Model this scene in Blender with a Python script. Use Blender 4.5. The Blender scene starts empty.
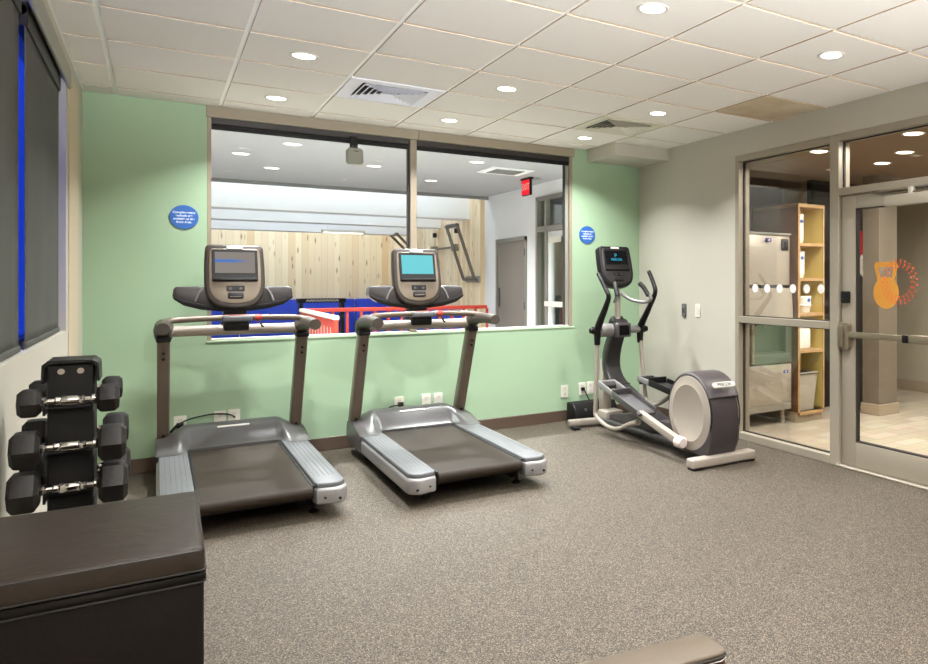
import bpy, bmesh, math, random
from mathutils import Vector, Matrix
random.seed(7)
PI = math.pi
sc = bpy.context.scene
COL = sc.collection

# ------------------------------------------------------------------ materials
def lin(c):
    return tuple((x/255/12.92 if x/255 <= .04045 else ((x/255+.055)/1.055)**2.4) for x in c) + (1.0,)
MATS = {}
def mat(name, rgb, rough=.5, metal=0., spec=.5, bump=None, var=None, coat=0., sheen=0.):
    m = bpy.data.materials.new(name); m.use_nodes = True
    nt = m.node_tree; b = nt.nodes['Principled BSDF']
    b.inputs['Base Color'].default_value = lin(rgb)
    b.inputs['Roughness'].default_value = rough
    b.inputs['Metallic'].default_value = metal
    b.inputs['Specular IOR Level'].default_value = spec
    b.inputs['Coat Weight'].default_value = coat
    tc = nt.nodes.new('ShaderNodeTexCoord')
    if var:      # (scale, other rgb, amount-lo, amount-hi)
        n = nt.nodes.new('ShaderNodeTexNoise'); n.inputs['Scale'].default_value = var[0]; n.inputs['Detail'].default_value = 4
        r = nt.nodes.new('ShaderNodeValToRGB')
        r.color_ramp.elements[0].position = var[2]; r.color_ramp.elements[1].position = var[3]
        r.color_ramp.elements[0].color = lin(rgb); r.color_ramp.elements[1].color = lin(var[1])
        nt.links.new(tc.outputs['Object'], n.inputs['Vector']); nt.links.new(n.outputs['Fac'], r.inputs['Fac'])
        nt.links.new(r.outputs['Color'], b.inputs['Base Color'])
    if bump:     # (scale, strength)
        n2 = nt.nodes.new('ShaderNodeTexNoise'); n2.inputs['Scale'].default_value = bump[0]; n2.inputs['Detail'].default_value = 5
        bp = nt.nodes.new('ShaderNodeBump'); bp.inputs['Strength'].default_value = bump[1]; bp.inputs['Distance'].default_value = .01
        nt.links.new(tc.outputs['Object'], n2.inputs['Vector']); nt.links.new(n2.outputs['Fac'], bp.inputs['Height'])
        nt.links.new(bp.outputs['Normal'], b.inputs['Normal'])
    MATS[name] = m
    return m
def emis(name, rgb, strength):
    m = bpy.data.materials.new(name); m.use_nodes = True
    nt = m.node_tree; nt.nodes.clear()
    o = nt.nodes.new('ShaderNodeOutputMaterial'); e = nt.nodes.new('ShaderNodeEmission')
    e.inputs['Color'].default_value = lin(rgb); e.inputs['Strength'].default_value = strength
    nt.links.new(e.outputs[0], o.inputs[0]); MATS[name] = m
    return m
def glass(name, tint, refl=1.0):
    m = bpy.data.materials.new(name); m.use_nodes = True
    nt = m.node_tree; nt.nodes.clear()
    o = nt.nodes.new('ShaderNodeOutputMaterial'); mx = nt.nodes.new('ShaderNodeMixShader')
    t = nt.nodes.new('ShaderNodeBsdfTransparent'); g = nt.nodes.new('ShaderNodeBsdfGlossy'); f = nt.nodes.new('ShaderNodeFresnel')
    t.inputs['Color'].default_value = lin(tint); g.inputs['Roughness'].default_value = .01
    f.inputs['IOR'].default_value = 1.35
    mu = nt.nodes.new('ShaderNodeMath'); mu.operation = 'MULTIPLY'; mu.inputs[1].default_value = refl
    nt.links.new(f.outputs[0], mu.inputs[0]); nt.links.new(mu.outputs[0], mx.inputs[0])
    nt.links.new(t.outputs[0], mx.inputs[1]); nt.links.new(g.outputs[0], mx.inputs[2]); nt.links.new(mx.outputs[0], o.inputs[0])
    MATS[name] = m
    return m

M_green = mat('green_paint', (160,187,154), .6, bump=(180,.05))
M_cream = mat('cream_paint', (187,182,168), .65, bump=(180,.05))
M_white_wall = mat('white_paint', (222,220,210), .6)
M_tan = mat('tan_laminate', (171,158,136), .45)
M_base = mat('brown_rubber_base', (84,68,56), .45)
M_alu = mat('satin_aluminium', (178,168,150), .4, .25)
M_alu_d = mat('grey_gasket', (40,34,30), .6)
M_black = mat('black_plastic', (15,13,12), .5, spec=.3)
M_blackm = mat('black_steel', (15,13,12), .42, .1, spec=.35)
M_rubber = mat('black_rubber', (20,16,13), .5, spec=.35, bump=(90,.12))
M_chrome = mat('chrome', (205,200,192), .16, 1.)
M_silver = mat('silver_paint', (158,155,153), .38, .3)
M_silver_l = mat('pale_taupe_paint', (176,165,152), .42, .15)
M_grey = mat('mid_grey_plastic', (104,105,107), .42)
M_foot = mat('ribbed_grey_rubber', (124,126,128), .5)
M_dgrey = mat('dark_grey_plastic', (74,70,70), .4)
M_hood = mat('graphite_plastic', (88,85,85), .33)
M_rim = mat('dark_brown_rim', (56,47,39), .36, .1)
M_grip = mat('grip_brown', (72,63,53), .45)
M_tray = mat('tray_graphite', (70,66,66), .34)
M_brown = mat('dark_taupe_paint', (118,103,88), .38, .2)
M_belt = mat('brown_black_belt', (44,34,23), .62, spec=.2, bump=(400,.08))
M_face = mat('warm_silver_face', (138,125,108), .34, .3)
M_elli = mat('plum_grey_shell', (66,58,60), .38)
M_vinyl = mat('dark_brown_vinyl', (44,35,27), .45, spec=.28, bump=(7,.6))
M_vinyl_shaded = mat('shaded_vinyl_side', (17,13,10), .6, spec=.12, bump=(7,.6))  # same vinyl as the top, shade of the sides put into the colour
M_bench = mat('taupe_bench_vinyl', (98,86,71), .45, bump=(60,.06))
M_maroon = mat('maroon_vinyl_side', (70,36,28), .5)
M_piping = mat('piping_dark', (30,26,25), .5)
M_red = mat('red_paint', (176,48,32), .45)
M_white = mat('white_plastic', (232,228,218), .4)
M_ivory = mat('ivory_plate', (226,222,208), .4)
M_slot = mat('dark_slot', (60,55,50), .6)
M_blue_sign = mat('blue_sign_face', (44,98,176), .4)
M_letters = mat('white_letters', (228,240,246), .5)
M_shade = mat('grey_shade_fabric', (84,84,78), .75, bump=(300,.1))
M_fascia = mat('grey_fascia', (150,150,138), .5)
M_steel = mat('brushed_steel', (196,187,172), .3, .35)
M_birch = mat('birch_edge', (184,152,108), .5, var=(6,(164,128,84),.35,.7))
M_ply = mat('yellow_ply_inside', (214,196,120), .5)
M_walnut = mat('brown_wood_side', (118,84,56), .45, var=(9,(92,64,42),.3,.7))
M_purple = mat('violet_badge', (70,50,150), .4)
M_alcove = mat('green_grey_plastic', (84,89,80), .4)
M_blue_pad = mat('blue_mat_vinyl', (36,72,214), .5)
M_door_g = mat('taupe_door', (128,120,114), .5)
M_greywall = mat('pale_grey_paint', (226,228,232), .65)
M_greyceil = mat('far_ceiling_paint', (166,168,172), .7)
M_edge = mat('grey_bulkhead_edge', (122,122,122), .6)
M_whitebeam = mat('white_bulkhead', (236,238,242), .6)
M_framegrey = mat('grey_frame_metal', (146,142,136), .4, .4)
M_rig = mat('rig_steel', (110,104,98), .4, .5)
M_dark = mat('lobby_dark_wall', (26,19,16), .6)
M_lobceil = mat('lobby_brown_ceiling', (120,96,70), .6)
M_olive = mat('lobby_olive_wall', (186,178,160), .6)
M_col = mat('column_laminate', (124,114,100), .45, var=(3,(114,104,90),.3,.7))
M_stone = mat('stone_base', (170,156,134), .5)
M_orange = mat('orange_vinyl', (192,132,48), .5)
M_dotred = mat('red_orange_vinyl', (214,84,52), .5)
M_dotwhite = mat('white_vinyl', (240,238,230), .5)
M_redsign = mat('red_sign_face', (206,36,44), .4)
M_cup = mat('white_paper', (236,232,224), .5)
M_bin = mat('grey_bin_plastic', (166,160,146), .45)
M_exit = emis('exit_red', (255,40,56), 1.3)
M_lens = emis('downlight_lens', (255,246,228), 9.)
M_lens2 = emis('far_downlight_lens', (255,250,240), 4.)
M_panel = emis('light_panel_face', (236,243,255), 4.)
M_scr_cyan = emis('cyan_screen', (120,214,222), 1.0)
M_scr_off = mat('screen_black', (10,11,14), .12)
M_scr_blue = emis('blue_glow_letters', (60,170,200), .9)
M_glass = glass('clear_glass', (246,248,246), .4)
M_glass_r = glass('storefront_glass', (246,243,238), .45)

def node_mat(name):
    m = bpy.data.materials.new(name); m.use_nodes = True; MATS[name] = m
    return m, m.node_tree, m.node_tree.nodes['Principled BSDF']
def N(nt, kind, **kw):
    n = nt.nodes.new(kind)
    for k, v in kw.items():
        if k in n.inputs: n.inputs[k].default_value = v
        else: setattr(n, k, v)
    return n
# speckled rubber gym floor
M_floor, nt, b = node_mat('speckled_rubber_floor')
tc = N(nt,'ShaderNodeTexCoord'); v = N(nt,'ShaderNodeTexVoronoi', Scale=290.); v2 = N(nt,'ShaderNodeTexNoise', Scale=2.2, Detail=3.)
n3 = N(nt,'ShaderNodeTexNoise', Scale=60., Detail=3.)
sp = N(nt,'ShaderNodeSeparateColor'); r = N(nt,'ShaderNodeValToRGB')
e = r.color_ramp.elements
e[0].position = .0; e[0].color = lin((26,22,17)); e[1].position = .3; e[1].color = lin((49,42,33))
e2 = e.new(.62); e2.color = lin((66,57,46)); e3 = e.new(.9); e3.color = lin((124,111,93))
nt.links.new(tc.outputs['Object'], v.inputs['Vector']); nt.links.new(v.outputs['Color'], sp.inputs[0])
nt.links.new(sp.outputs[0], r.inputs['Fac'])
mx = N(nt,'ShaderNodeMix', data_type='RGBA', blend_type='MULTIPLY'); mx.inputs[0].default_value = .55
r2 = N(nt,'ShaderNodeValToRGB'); r2.color_ramp.elements[0].position = .35; r2.color_ramp.elements[0].color = (.72,.72,.72,1)
r2.color_ramp.elements[1].position = .65
nt.links.new(tc.outputs['Object'], n3.inputs['Vector']); nt.links.new(n3.outputs['Fac'], r2.inputs['Fac'])
nt.links.new(r.outputs['Color'], mx.inputs[6]); nt.links.new(r2.outputs['Color'], mx.inputs[7]); nt.links.new(mx.outputs[2], b.inputs['Base Color'])
b.inputs['Roughness'].default_value = .7
# ceiling tile
M_tile = mat('ceiling_tile', (226,221,214), .9, bump=(140,.12))
M_tedge = mat('ceiling_tile_cut_edge', (190,168,142), .9)
M_grid = mat('ceiling_grid_white', (246,246,242), .5)
M_handle = mat('bronze_steel', (150,138,118), .3, .75)
M_stain, nt, b = node_mat('stained_ceiling_tile')
tc = N(nt,'ShaderNodeTexCoord'); n = N(nt,'ShaderNodeTexNoise', Scale=2.6, Detail=3.)
r = N(nt,'ShaderNodeValToRGB'); r.color_ramp.elements[0].position=.3; r.color_ramp.elements[0].color=lin((172,152,124)); r.color_ramp.elements[1].position=.7; r.color_ramp.elements[1].color=lin((202,188,164))
nt.links.new(tc.outputs['Object'], n.inputs['Vector']); nt.links.new(n.outputs['Fac'], r.inputs['Fac']); nt.links.new(r.outputs['Color'], b.inputs['Base Color']); b.inputs['Roughness'].default_value=.9
# knotty pine planks (vertical boards; axis 0 = boards counted along x, 1 = along y)
def planks(name, axis):
    m, nt, b = node_mat(name)
    tc = N(nt,'ShaderNodeTexCoord'); sx = N(nt,'ShaderNodeSeparateXYZ'); nt.links.new(tc.outputs['Object'], sx.inputs[0])
    d = N(nt,'ShaderNodeMath', operation='DIVIDE'); d.inputs[1].default_value = .14; nt.links.new(sx.outputs[axis], d.inputs[0])
    fl = N(nt,'ShaderNodeMath', operation='FLOOR'); nt.links.new(d.outputs[0], fl.inputs[0])
    fr = N(nt,'ShaderNodeMath', operation='FRACT'); nt.links.new(d.outputs[0], fr.inputs[0])
    wn = N(nt,'ShaderNodeTexWhiteNoise', noise_dimensions='1D'); nt.links.new(fl.outputs[0], wn.inputs['W'])
    r = N(nt,'ShaderNodeValToRGB'); e = r.color_ramp.elements
    e[0].color = lin((236,216,180)); e[1].color = lin((250,236,208)); x = e.new(.12); x.color = lin((232,204,164)); x = e.new(.24); x.color = lin((240,222,190))
    nt.links.new(wn.outputs['Value'], r.inputs['Fac'])
    # knots: stretched voronoi spots
    cb = N(nt,'ShaderNodeCombineXYZ'); h = N(nt,'ShaderNodeMath', operation='MULTIPLY'); h.inputs[1].default_value = 2.2
    dd = N(nt,'ShaderNodeMath', operation='MULTIPLY'); dd.inputs[1].default_value = 1.3; nt.links.new(d.outputs[0], dd.inputs[0])
    nt.links.new(sx.outputs[2], h.inputs[0]); nt.links.new(dd.outputs[0], cb.inputs[0]); nt.links.new(h.outputs[0], cb.inputs[1])
    vo = N(nt,'ShaderNodeTexVoronoi', Scale=1.0); nt.links.new(cb.outputs[0], vo.inputs['Vector'])
    r2 = N(nt,'ShaderNodeValToRGB'); r2.color_ramp.elements[0].position=.05; r2.color_ramp.elements[0].color=lin((140,92,50)); r2.color_ramp.elements[1].position=.22; r2.color_ramp.elements[1].color=(1,1,1,1)
    nt.links.new(vo.outputs['Distance'], r2.inputs['Fac'])
    mx = N(nt,'ShaderNodeMix', data_type='RGBA', blend_type='MULTIPLY'); mx.inputs[0].default_value=.8
    nt.links.new(r.outputs['Color'], mx.inputs[6]); nt.links.new(r2.outputs['Color'], mx.inputs[7])
    ga = N(nt,'ShaderNodeMath', operation='LESS_THAN'); ga.inputs[1].default_value=.045; nt.links.new(fr.outputs[0], ga.inputs[0])
    mx2 = N(nt,'ShaderNodeMix', data_type='RGBA'); mx2.inputs[7].default_value = lin((206,176,138))
    gm = N(nt,'ShaderNodeMath', operation='MULTIPLY'); gm.inputs[1].default_value=.7; nt.links.new(ga.outputs[0], gm.inputs[0])
    nt.links.new(gm.outputs[0], mx2.inputs[0]); nt.links.new(mx.outputs[2], mx2.inputs[6]); nt.links.new(mx2.outputs[2], b.inputs['Base Color'])
    b.inputs['Roughness'].default_value=.6
    return m
M_plank_x = planks('knotty_pine_boards', 0); M_plank_y = planks('knotty_pine_side_boards', 1)
# lobby stone tiles
M_lobfloor, nt, b = node_mat('travertine_tiles')
tc = N(nt,'ShaderNodeTexCoord'); br = N(nt,'ShaderNodeTexBrick', Scale=1.6); br.inputs['Color1'].default_value=lin((214,204,186)); br.inputs['Color2'].default_value=lin((190,178,158)); br.inputs['Mortar'].default_value=lin((172,160,140)); br.inputs['Mortar Size'].default_value=.008
nz = N(nt,'ShaderNodeTexNoise', Scale=6., Detail=5.); mx = N(nt,'ShaderNodeMix', data_type='RGBA', blend_type='MULTIPLY'); mx.inputs[0].default_value=.3
nt.links.new(tc.outputs['Object'], br.inputs['Vector']); nt.links.new(tc.outputs['Object'], nz.inputs['Vector'])
nt.links.new(br.outputs['Color'], mx.inputs[6]); nt.links.new(nz.outputs['Color'], mx.inputs[7]); nt.links.new(mx.outputs[2], b.inputs['Base Color']); b.inputs['Roughness'].default_value=.35
# treadmill screen with a pale grey picture and a thin blue flare (a picture on a lit screen)
M_scr_flare = bpy.data.materials.new('grey_screen_blue_flare'); M_scr_flare.use_nodes = True
nt = M_scr_flare.node_tree; nt.nodes.clear()
o = N(nt,'ShaderNodeOutputMaterial'); em = N(nt,'ShaderNodeEmission', Strength=.9); tc = N(nt,'ShaderNodeTexCoord')
sx = N(nt,'ShaderNodeSeparateXYZ'); nt.links.new(tc.outputs['Generated'], sx.inputs[0])
# vertical closeness to the streak (generated z), fading to the right (generated x)
a = N(nt,'ShaderNodeMath', operation='SUBTRACT'); a.inputs[1].default_value=.58; nt.links.new(sx.outputs[2], a.inputs[0])
ab = N(nt,'ShaderNodeMath', operation='ABSOLUTE'); nt.links.new(a.outputs[0], ab.inputs[0])
mr = N(nt,'ShaderNodeMapRange'); mr.inputs[1].default_value=.0; mr.inputs[2].default_value=.11; mr.inputs[3].default_value=1.; mr.inputs[4].default_value=0.; nt.links.new(ab.outputs[0], mr.inputs[0])
mr2 = N(nt,'ShaderNodeMapRange'); mr2.inputs[1].default_value=.45; mr2.inputs[2].default_value=.85; mr2.inputs[3].default_value=1.; mr2.inputs[4].default_value=0.; nt.links.new(sx.outputs[0], mr2.inputs[0])
mu = N(nt,'ShaderNodeMath', operation='MULTIPLY'); nt.links.new(mr.outputs[0], mu.inputs[0]); nt.links.new(mr2.outputs[0], mu.inputs[1])
mx = N(nt,'ShaderNodeMix', data_type='RGBA'); mx.inputs[6].default_value=lin((150,143,136)); mx.inputs[7].default_value=lin((60,130,220))
nt.links.new(mu.outputs[0], mx.inputs[0]); nt.links.new(mx.outputs[2], em.inputs['Color']); nt.links.new(em.outputs[0], o.inputs[0])

for m_ in (M_silver, M_silver_l, M_grey, M_hood, M_brown, M_belt, M_face, M_rim, M_grip, M_tray, M_dgrey, M_elli, M_alu, M_shade, M_bench, M_vinyl, M_tan, M_white):
    i_ = m_.node_tree.nodes['Principled BSDF'].inputs['Base Color']
    i_.default_value = tuple(c*.78 for c in i_.default_value[:3])+(1,)
# ------------------------------------------------------------------ mesh helpers
class MB:
    """collects shapes in one bmesh; build() links them as one mesh object"""
    def __init__(s): s.bm = bmesh.new(); s.mats = []
    def _mi(s, m):
        if m not in s.mats: s.mats.append(m)
        return s.mats.index(m)
    def _merge(s, t, m):
        k = s._mi(m)
        for f in t.faces: f.material_index = k
        me = bpy.data.meshes.new('tmp'); t.to_mesh(me); t.free(); s.bm.from_mesh(me); bpy.data.meshes.remove(me)
    def box(s, lo, hi, m, bev=0., seg=2, M=None):
        t = bmesh.new(); bmesh.ops.create_cube(t, size=1)
        lo = Vector(lo); hi = Vector(hi)
        for v in t.verts: v.co = Vector([(lo[i]+hi[i])/2 + v.co[i]*(hi[i]-lo[i]) for i in range(3)])
        if bev: bmesh.ops.bevel(t, geom=t.edges[:], offset=bev, segments=seg, profile=.5, affect='EDGES')
        if M is not None: t.transform(M)
        s._merge(t, m); return s
    def prism(s, poly, axis, lo, hi, m, bev=0., seg=2, M=None):
        """poly in the plane of the other two axes (in order), extruded along axis"""
        t = bmesh.new(); oth = [i for i in range(3) if i != axis]
        def P(p, h):
            c = [0,0,0]; c[oth[0]] = p[0]; c[oth[1]] = p[1]; c[axis] = h; return c
        a = [t.verts.new(P(p, lo)) for p in poly]; b = [t.verts.new(P(p, hi)) for p in poly]
        t.faces.new(a); t.faces.new(b[::-1]); n = len(poly)
        for i in range(n): t.faces.new((a[i], b[i], b[(i+1)%n], a[(i+1)%n]))
        bmesh.ops.recalc_face_normals(t, faces=t.faces[:])
        if bev:
            ed = [e for e in t.edges if abs(e.verts[0].co[axis]-e.verts[1].co[axis]) < 1e-7]
            bmesh.ops.bevel(t, geom=ed, offset=bev, segments=seg, profile=.5, affect='EDGES')
        if M is not None: t.transform(M)
        s._merge(t, m); return s
    def cyl(s, p0, p1, r, m, seg=24, r2=None, bev=0.):
        t = bmesh.new(); p0 = Vector(p0); p1 = Vector(p1); d = p1-p0
        bmesh.ops.create_cone(t, cap_ends=True, segments=seg, radius1=r, radius2=r if r2 is None else r2, depth=d.length)
        if bev:
            ed = [e for e in t.edges if abs(e.verts[0].co.z-e.verts[1].co.z) < 1e-7]
            bmesh.ops.bevel(t, geom=ed, offset=bev, segments=2, profile=.5, affect='EDGES')
        t.transform(Matrix.Translation((p0+p1)/2) @ d.to_track_quat('Z','Y').to_matrix().to_4x4())
        s._merge(t, m); return s
    def tube(s, pts, r, m, seg=12, smooth=6, closed=False, flat=1.):
        """swept tube along a smooth curve; r may be a list (one radius per point)"""
        pts = [Vector(p) for p in pts]; n = len(pts)
        rs = r if isinstance(r, (list, tuple)) else [r]*n
        P, R = [], []
        if smooth > 1:
            for i in range(n if closed else n-1):
                g = (lambda k: pts[k % n]) if closed else (lambda k: pts[max(0, min(n-1, k))])
                p0, p1, p2, p3 = g(i-1), g(i), g(i+1), g(i+2)
                for k in range(smooth):
                    u = k/smooth
                    P.append(.5*((2*p1)+(p2-p0)*u+(2*p0-5*p1+4*p2-p3)*u*u+(3*p1-p0-3*p2+p3)*u**3))
                    R.append(rs[i]*(1-u)+rs[(i+1)%n]*u)
            if not closed: P.append(pts[-1]); R.append(rs[-1])
        else: P, R = pts, list(rs)
        t = bmesh.new(); rings = []; L = len(P)
        tan = [(P[(i+1)%L]-P[i-1] if closed else P[min(L-1,i+1)]-P[max(0,i-1)]).normalized() for i in range(L)]
        up = Vector((0,0,1)) if abs(tan[0].z) < .9 else Vector((0,1,0))
        nrm = (up - tan[0]*up.dot(tan[0])).normalized()
        for i in range(L):
            nrm = (nrm - tan[i]*nrm.dot(tan[i])).normalized(); bn = tan[i].cross(nrm)
            rings.append([t.verts.new(P[i] + nrm*(math.cos(2*PI*k/seg)*R[i]) + bn*(math.sin(2*PI*k/seg)*R[i]*flat)) for k in range(seg)])
        for i in range(L if closed else L-1):
            A, B = rings[i], rings[(i+1)%L]
            for k in range(seg): t.faces.new((A[k], A[(k+1)%seg], B[(k+1)%seg], B[k]))
        if not closed: t.faces.new(rings[0][::-1]); t.faces.new(rings[-1])
        bmesh.ops.recalc_face_normals(t, faces=t.faces[:])
        s._merge(t, m); return s
    def lathe(s, prof, m, seg=24, M=None):
        t = bmesh.new(); rings = []
        for (r, z) in prof:
            rings.append([t.verts.new((r*math.cos(2*PI*k/seg), r*math.sin(2*PI*k/seg), z)) for k in range(seg)] if r > 1e-6 else [t.verts.new((0,0,z))])
        for A, B in zip(rings, rings[1:]):
            for k in range(seg):
                q = (k+1)%seg
                if len(A) == 1 and len(B) == 1: continue
                if len(A) == 1: t.faces.new((A[0], B[k], B[q]))
                elif len(B) == 1: t.faces.new((A[k], A[q], B[0]))
                else: t.faces.new((A[k], A[q], B[q], B[k]))
        bmesh.ops.recalc_face_normals(t, faces=t.faces[:])
        if M is not None: t.transform(M)
        s._merge(t, m); return s
    def loft(s, rows, m, cap=True, M=None):
        t = bmesh.new(); R = [[t.verts.new(p) for p in row] for row in rows]; n = len(R[0])
        for A, B in zip(R, R[1:]):
            for k in range(n-1): t.faces.new((A[k], A[k+1], B[k+1], B[k]))
        if cap == 'ring':
            for A, B in zip(R, R[1:]): t.faces.new((A[n-1], A[0], B[0], B[n-1]))
            t.faces.new(R[0][::-1]); t.faces.new(R[-1])
        bmesh.ops.recalc_face_normals(t, faces=t.faces[:])
        if M is not None: t.transform(M)
        s._merge(t, m); return s
    def text(s, body, size, m, M, ext=.0008, align='CENTER', bold=0.):
        c = bpy.data.curves.new('txt', 'FONT'); c.body = body; c.size = size; c.extrude = ext; c.align_x = align; c.align_y = 'CENTER'; c.offset = bold
        ob = bpy.data.objects.new('txt', c); COL.objects.link(ob)
        dg = bpy.context.evaluated_depsgraph_get(); dg.update()
        me = bpy.data.meshes.new_from_object(ob.evaluated_get(dg))
        bpy.data.objects.remove(ob); bpy.data.curves.remove(c)
        t = bmesh.new(); t.from_mesh(me); bpy.data.meshes.remove(me); t.transform(M)
        s._merge(t, m); return s
    def build(s, name, parent=None, smooth=35., loc=None, rz=0.):
        me = bpy.data.meshes.new(name); s.bm.to_mesh(me); s.bm.free()
        for m in s.mats: me.materials.append(m)
        if smooth:
            me.polygons.foreach_set('use_smooth', [True]*len(me.polygons)); me.set_sharp_from_angle(angle=math.radians(smooth))
        o = bpy.data.objects.new(name, me); COL.objects.link(o)
        if parent is not None: o.parent = parent
        if loc is not None: o.location = loc
        if rz: o.rotation_euler.z = rz
        return o
def thing(name, label, cat, loc=(0,0,0), rz=0., group=None):
    o = bpy.data.objects.new(name, None); o.empty_display_size = .1; COL.objects.link(o)
    o.location = loc; o.rotation_euler.z = rz
    return tag(o, label, cat, group)
def tag(o, label, cat, group=None, kind=None):
    o['label'] = label; o['category'] = cat
    if group: o['group'] = group
    if kind: o['kind'] = kind
    return o
def struct(o): o['kind'] = 'structure'; return o
def rrect(w, h, r, n=5, cx=0., cz=0.):
    out = []
    for (sx, sy, a0) in ((1,1,0), (-1,1,90), (-1,-1,180), (1,-1,270)):
        for k in range(n+1):
            a = math.radians(a0+90*k/n); out.append((cx+sx*(w/2-r)+r*math.cos(a), cz+sy*(h/2-r)+r*math.sin(a)))
    return out
def circ(r, n=32, cx=0., cz=0.): return [(cx+r*math.cos(2*PI*k/n), cz+r*math.sin(2*PI*k/n)) for k in range(n)]
RX90 = Matrix.Rotation(PI/2, 4, 'X')                      # text that faces -Y
FACE_NEGX = Matrix.Rotation(-PI/2, 4, 'Z') @ RX90          # text that faces -X
T = Matrix.Translation

# ------------------------------------------------------------------ camera
D = 6.586; XL = -.41; XR = 4.052; CH = 2.676; EYE = 1.3645
cd = bpy.data.cameras.new('camera'); cam = bpy.data.objects.new('camera', cd); COL.objects.link(cam)
cam.location = (0, 0, EYE); cam.rotation_euler = (PI/2, 0, -.63887)
cd.sensor_fit = 'HORIZONTAL'; cd.sensor_width = 36; cd.lens = 736.084/928*36
cd.shift_x = (464-703.552)/928; cd.shift_y = (281.2575-332)/928; cd.clip_start = .05; cd.clip_end = 100
sc.camera = cam

# ================================================================== GYM SHELL
YB = -2.2                                    # wall behind the camera
WX0, WX1, WZ0, WZ1 = .300, 3.283, .922, 2.587   # back window opening
struct(MB().box((XL-.15,YB-.15,-.1),(XR+.115,D+.15,0), M_floor).build('floor'))
b = MB()
b.box((XL-.15,D,0),(WX0,D+.15,CH), M_green).box((WX1,D,0),(XR+.115,D+.15,CH), M_green)
b.box((WX0,D,0),(WX1,D+.15,WZ0), M_green).box((WX0,D,WZ1),(WX1,D+.15,CH), M_green)
struct(b.build('wall_back', smooth=0))
struct(MB().box((XL-.15,YB-.15,0),(XR+.115,YB,CH), mat('taupe_rear_paint',(128,122,114),.7)).build('wall_front', smooth=0))
# left wall with its window opening
LY0, LY1, LZ0, LZ1 = 1.2, 5.46, 1.085, 2.505
b = MB()
b.box((XL-.15,YB,0),(XL,LY0,CH), M_cream).box((XL-.15,LY1,0),(XL,D,CH), M_cream)
b.box((XL-.15,LY0,0),(XL,LY1,LZ0), M_cream).box((XL-.15,LY0,LZ1),(XL,LY1,CH), M_cream)
struct(b.build('wall_left', smooth=0))
# right wall around the storefront
SY0, SY1, SZ = 4.985, 2.72, 2.452
b = MB()
b.box((XR,SY0,0),(XR+.115,D,CH), M_cream).box((XR,YB,0),(XR+.115,SY1,CH), M_cream).box((XR,SY1,SZ),(XR+.115,SY0,CH), M_cream)
struct(b.build('wall_right', smooth=0))

# ceiling: exposed grid with drop-edge tiles
GX0, GY0, TS = -.2303, 3.8827, .6096
gx = [XL] + [GX0+TS*i for i in range(7)] + [XR]
gy = [YB] + [GY0+TS*k for k in range(-9, 5)] + [D]
VENTS = {(3,12), (6,12)}
b = MB(); b.box((XL-.15,YB-.15,CH),(XR+.115,D+.15,CH+.06), M_grid)
STAIN = None
for i in range(len(gx)-1):
    for k in range(len(gy)-1):
        x0,x1,y0,y1 = gx[i],gx[i+1],gy[k],gy[k+1]
        if x1-x0 < .03 or y1-y0 < .03: continue
        if abs((x0+x1)/2-1.293) < .05 and abs((y0+y1)/2-5.407) < .05: continue
        if abs((x0+x1)/2-3.122) < .05 and abs((y0+y1)/2-5.407) < .05: continue
        g = .0125
        st = abs((x0+x1)/2-3.73) < .08 and abs((y0+y1)/2-4.187) < .08
        b.box((x0+g,y0+g,CH-.0085),(x1-g,y1-g,CH-.0075), M_stain if st else M_tile)
        b.box((x0+g+.0003,y0+g+.0003,CH-.0076),(x1-g-.0003,y1-g-.0003,CH+.002), M_tedge)
# wall angle
b.box((XL,YB,CH-.004),(XL+.022,D,CH), M_grid).box((XR-.022,YB,CH-.004),(XR,D,CH), M_grid)
struct(b.build('ceiling', smooth=0))

# baseboards
def base_strip(n, lo, hi): struct(MB().box(lo, hi, M_base, .004, 1).build(n, smooth=0))
base_strip('baseboard_back', (XL,D-.012,0), (XR,D,.106))
base_strip('baseboard_left', (XL,YB,0), (XL+.012,D-.012,.106))
base_strip('baseboard_right', (XR-.012,SY0+.01,0), (XR,D-.012,.106))
# soffit box in the far right ceiling corner
struct(MB().box((3.447,6.035,2.552),(XR,D,CH), M_tan if False else M_cream, .003, 1).build('trim_1', smooth=0))
# tan header panel over the back window and light sill board
b = MB(); b.box((.294,D-.016,WZ1),(1.815,D,CH-.002), M_tan, .002, 1).box((1.818,D-.016,WZ1),(3.302,D,CH-.002), M_tan, .002, 1)
struct(b.build('trim_2', smooth=0))
struct(MB().box((WX0-.004,D-.006,WZ0-.016),(WX1+.02,D+.04,WZ0), mat('pale_green_sill',(186,210,178),.4), .003, 2).build('trim_3'))

# back window: frame, mullion, panes
w1 = bpy.data.objects.new('window_1', None); COL.objects.link(w1); struct(w1)
yf0, yf1 = D+.0, D+.075
b = MB()
b.box((WX0,yf0,WZ0),(WX0+.026,yf1,WZ1), M_tan, .002, 1).box((WX1-.03,yf0,WZ0),(WX1,yf1,WZ1), M_tan, .002, 1)
b.box((WX0+.026,yf0+.01,WZ0),(WX1-.03,yf1,WZ0+.012), M_white, .002, 1)
b.box((WX1-.066,yf0+.03,WZ0+.01),(WX1-.03,yf1,WZ1), M_fascia, .002, 1).box((WX1-.07,yf0+.028,WZ0+.01),(WX1-.064,yf1,WZ1), M_alu_d)
struct(b.build('window_frame', w1))
b = MB(); b.box((1.752,yf0+.005,WZ0+.01),(1.806,yf1,WZ1), M_tan, .003, 1).box((1.738,yf0+.03,WZ0+.01),(1.753,yf1,WZ1), M_alu_d)
struct(b.build('mullion', w1))
struct(MB().box((WX0+.026,D+.045,WZ0+.01),(1.74,D+.051,WZ1), M_glass).build('pane', w1, 0))
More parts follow.
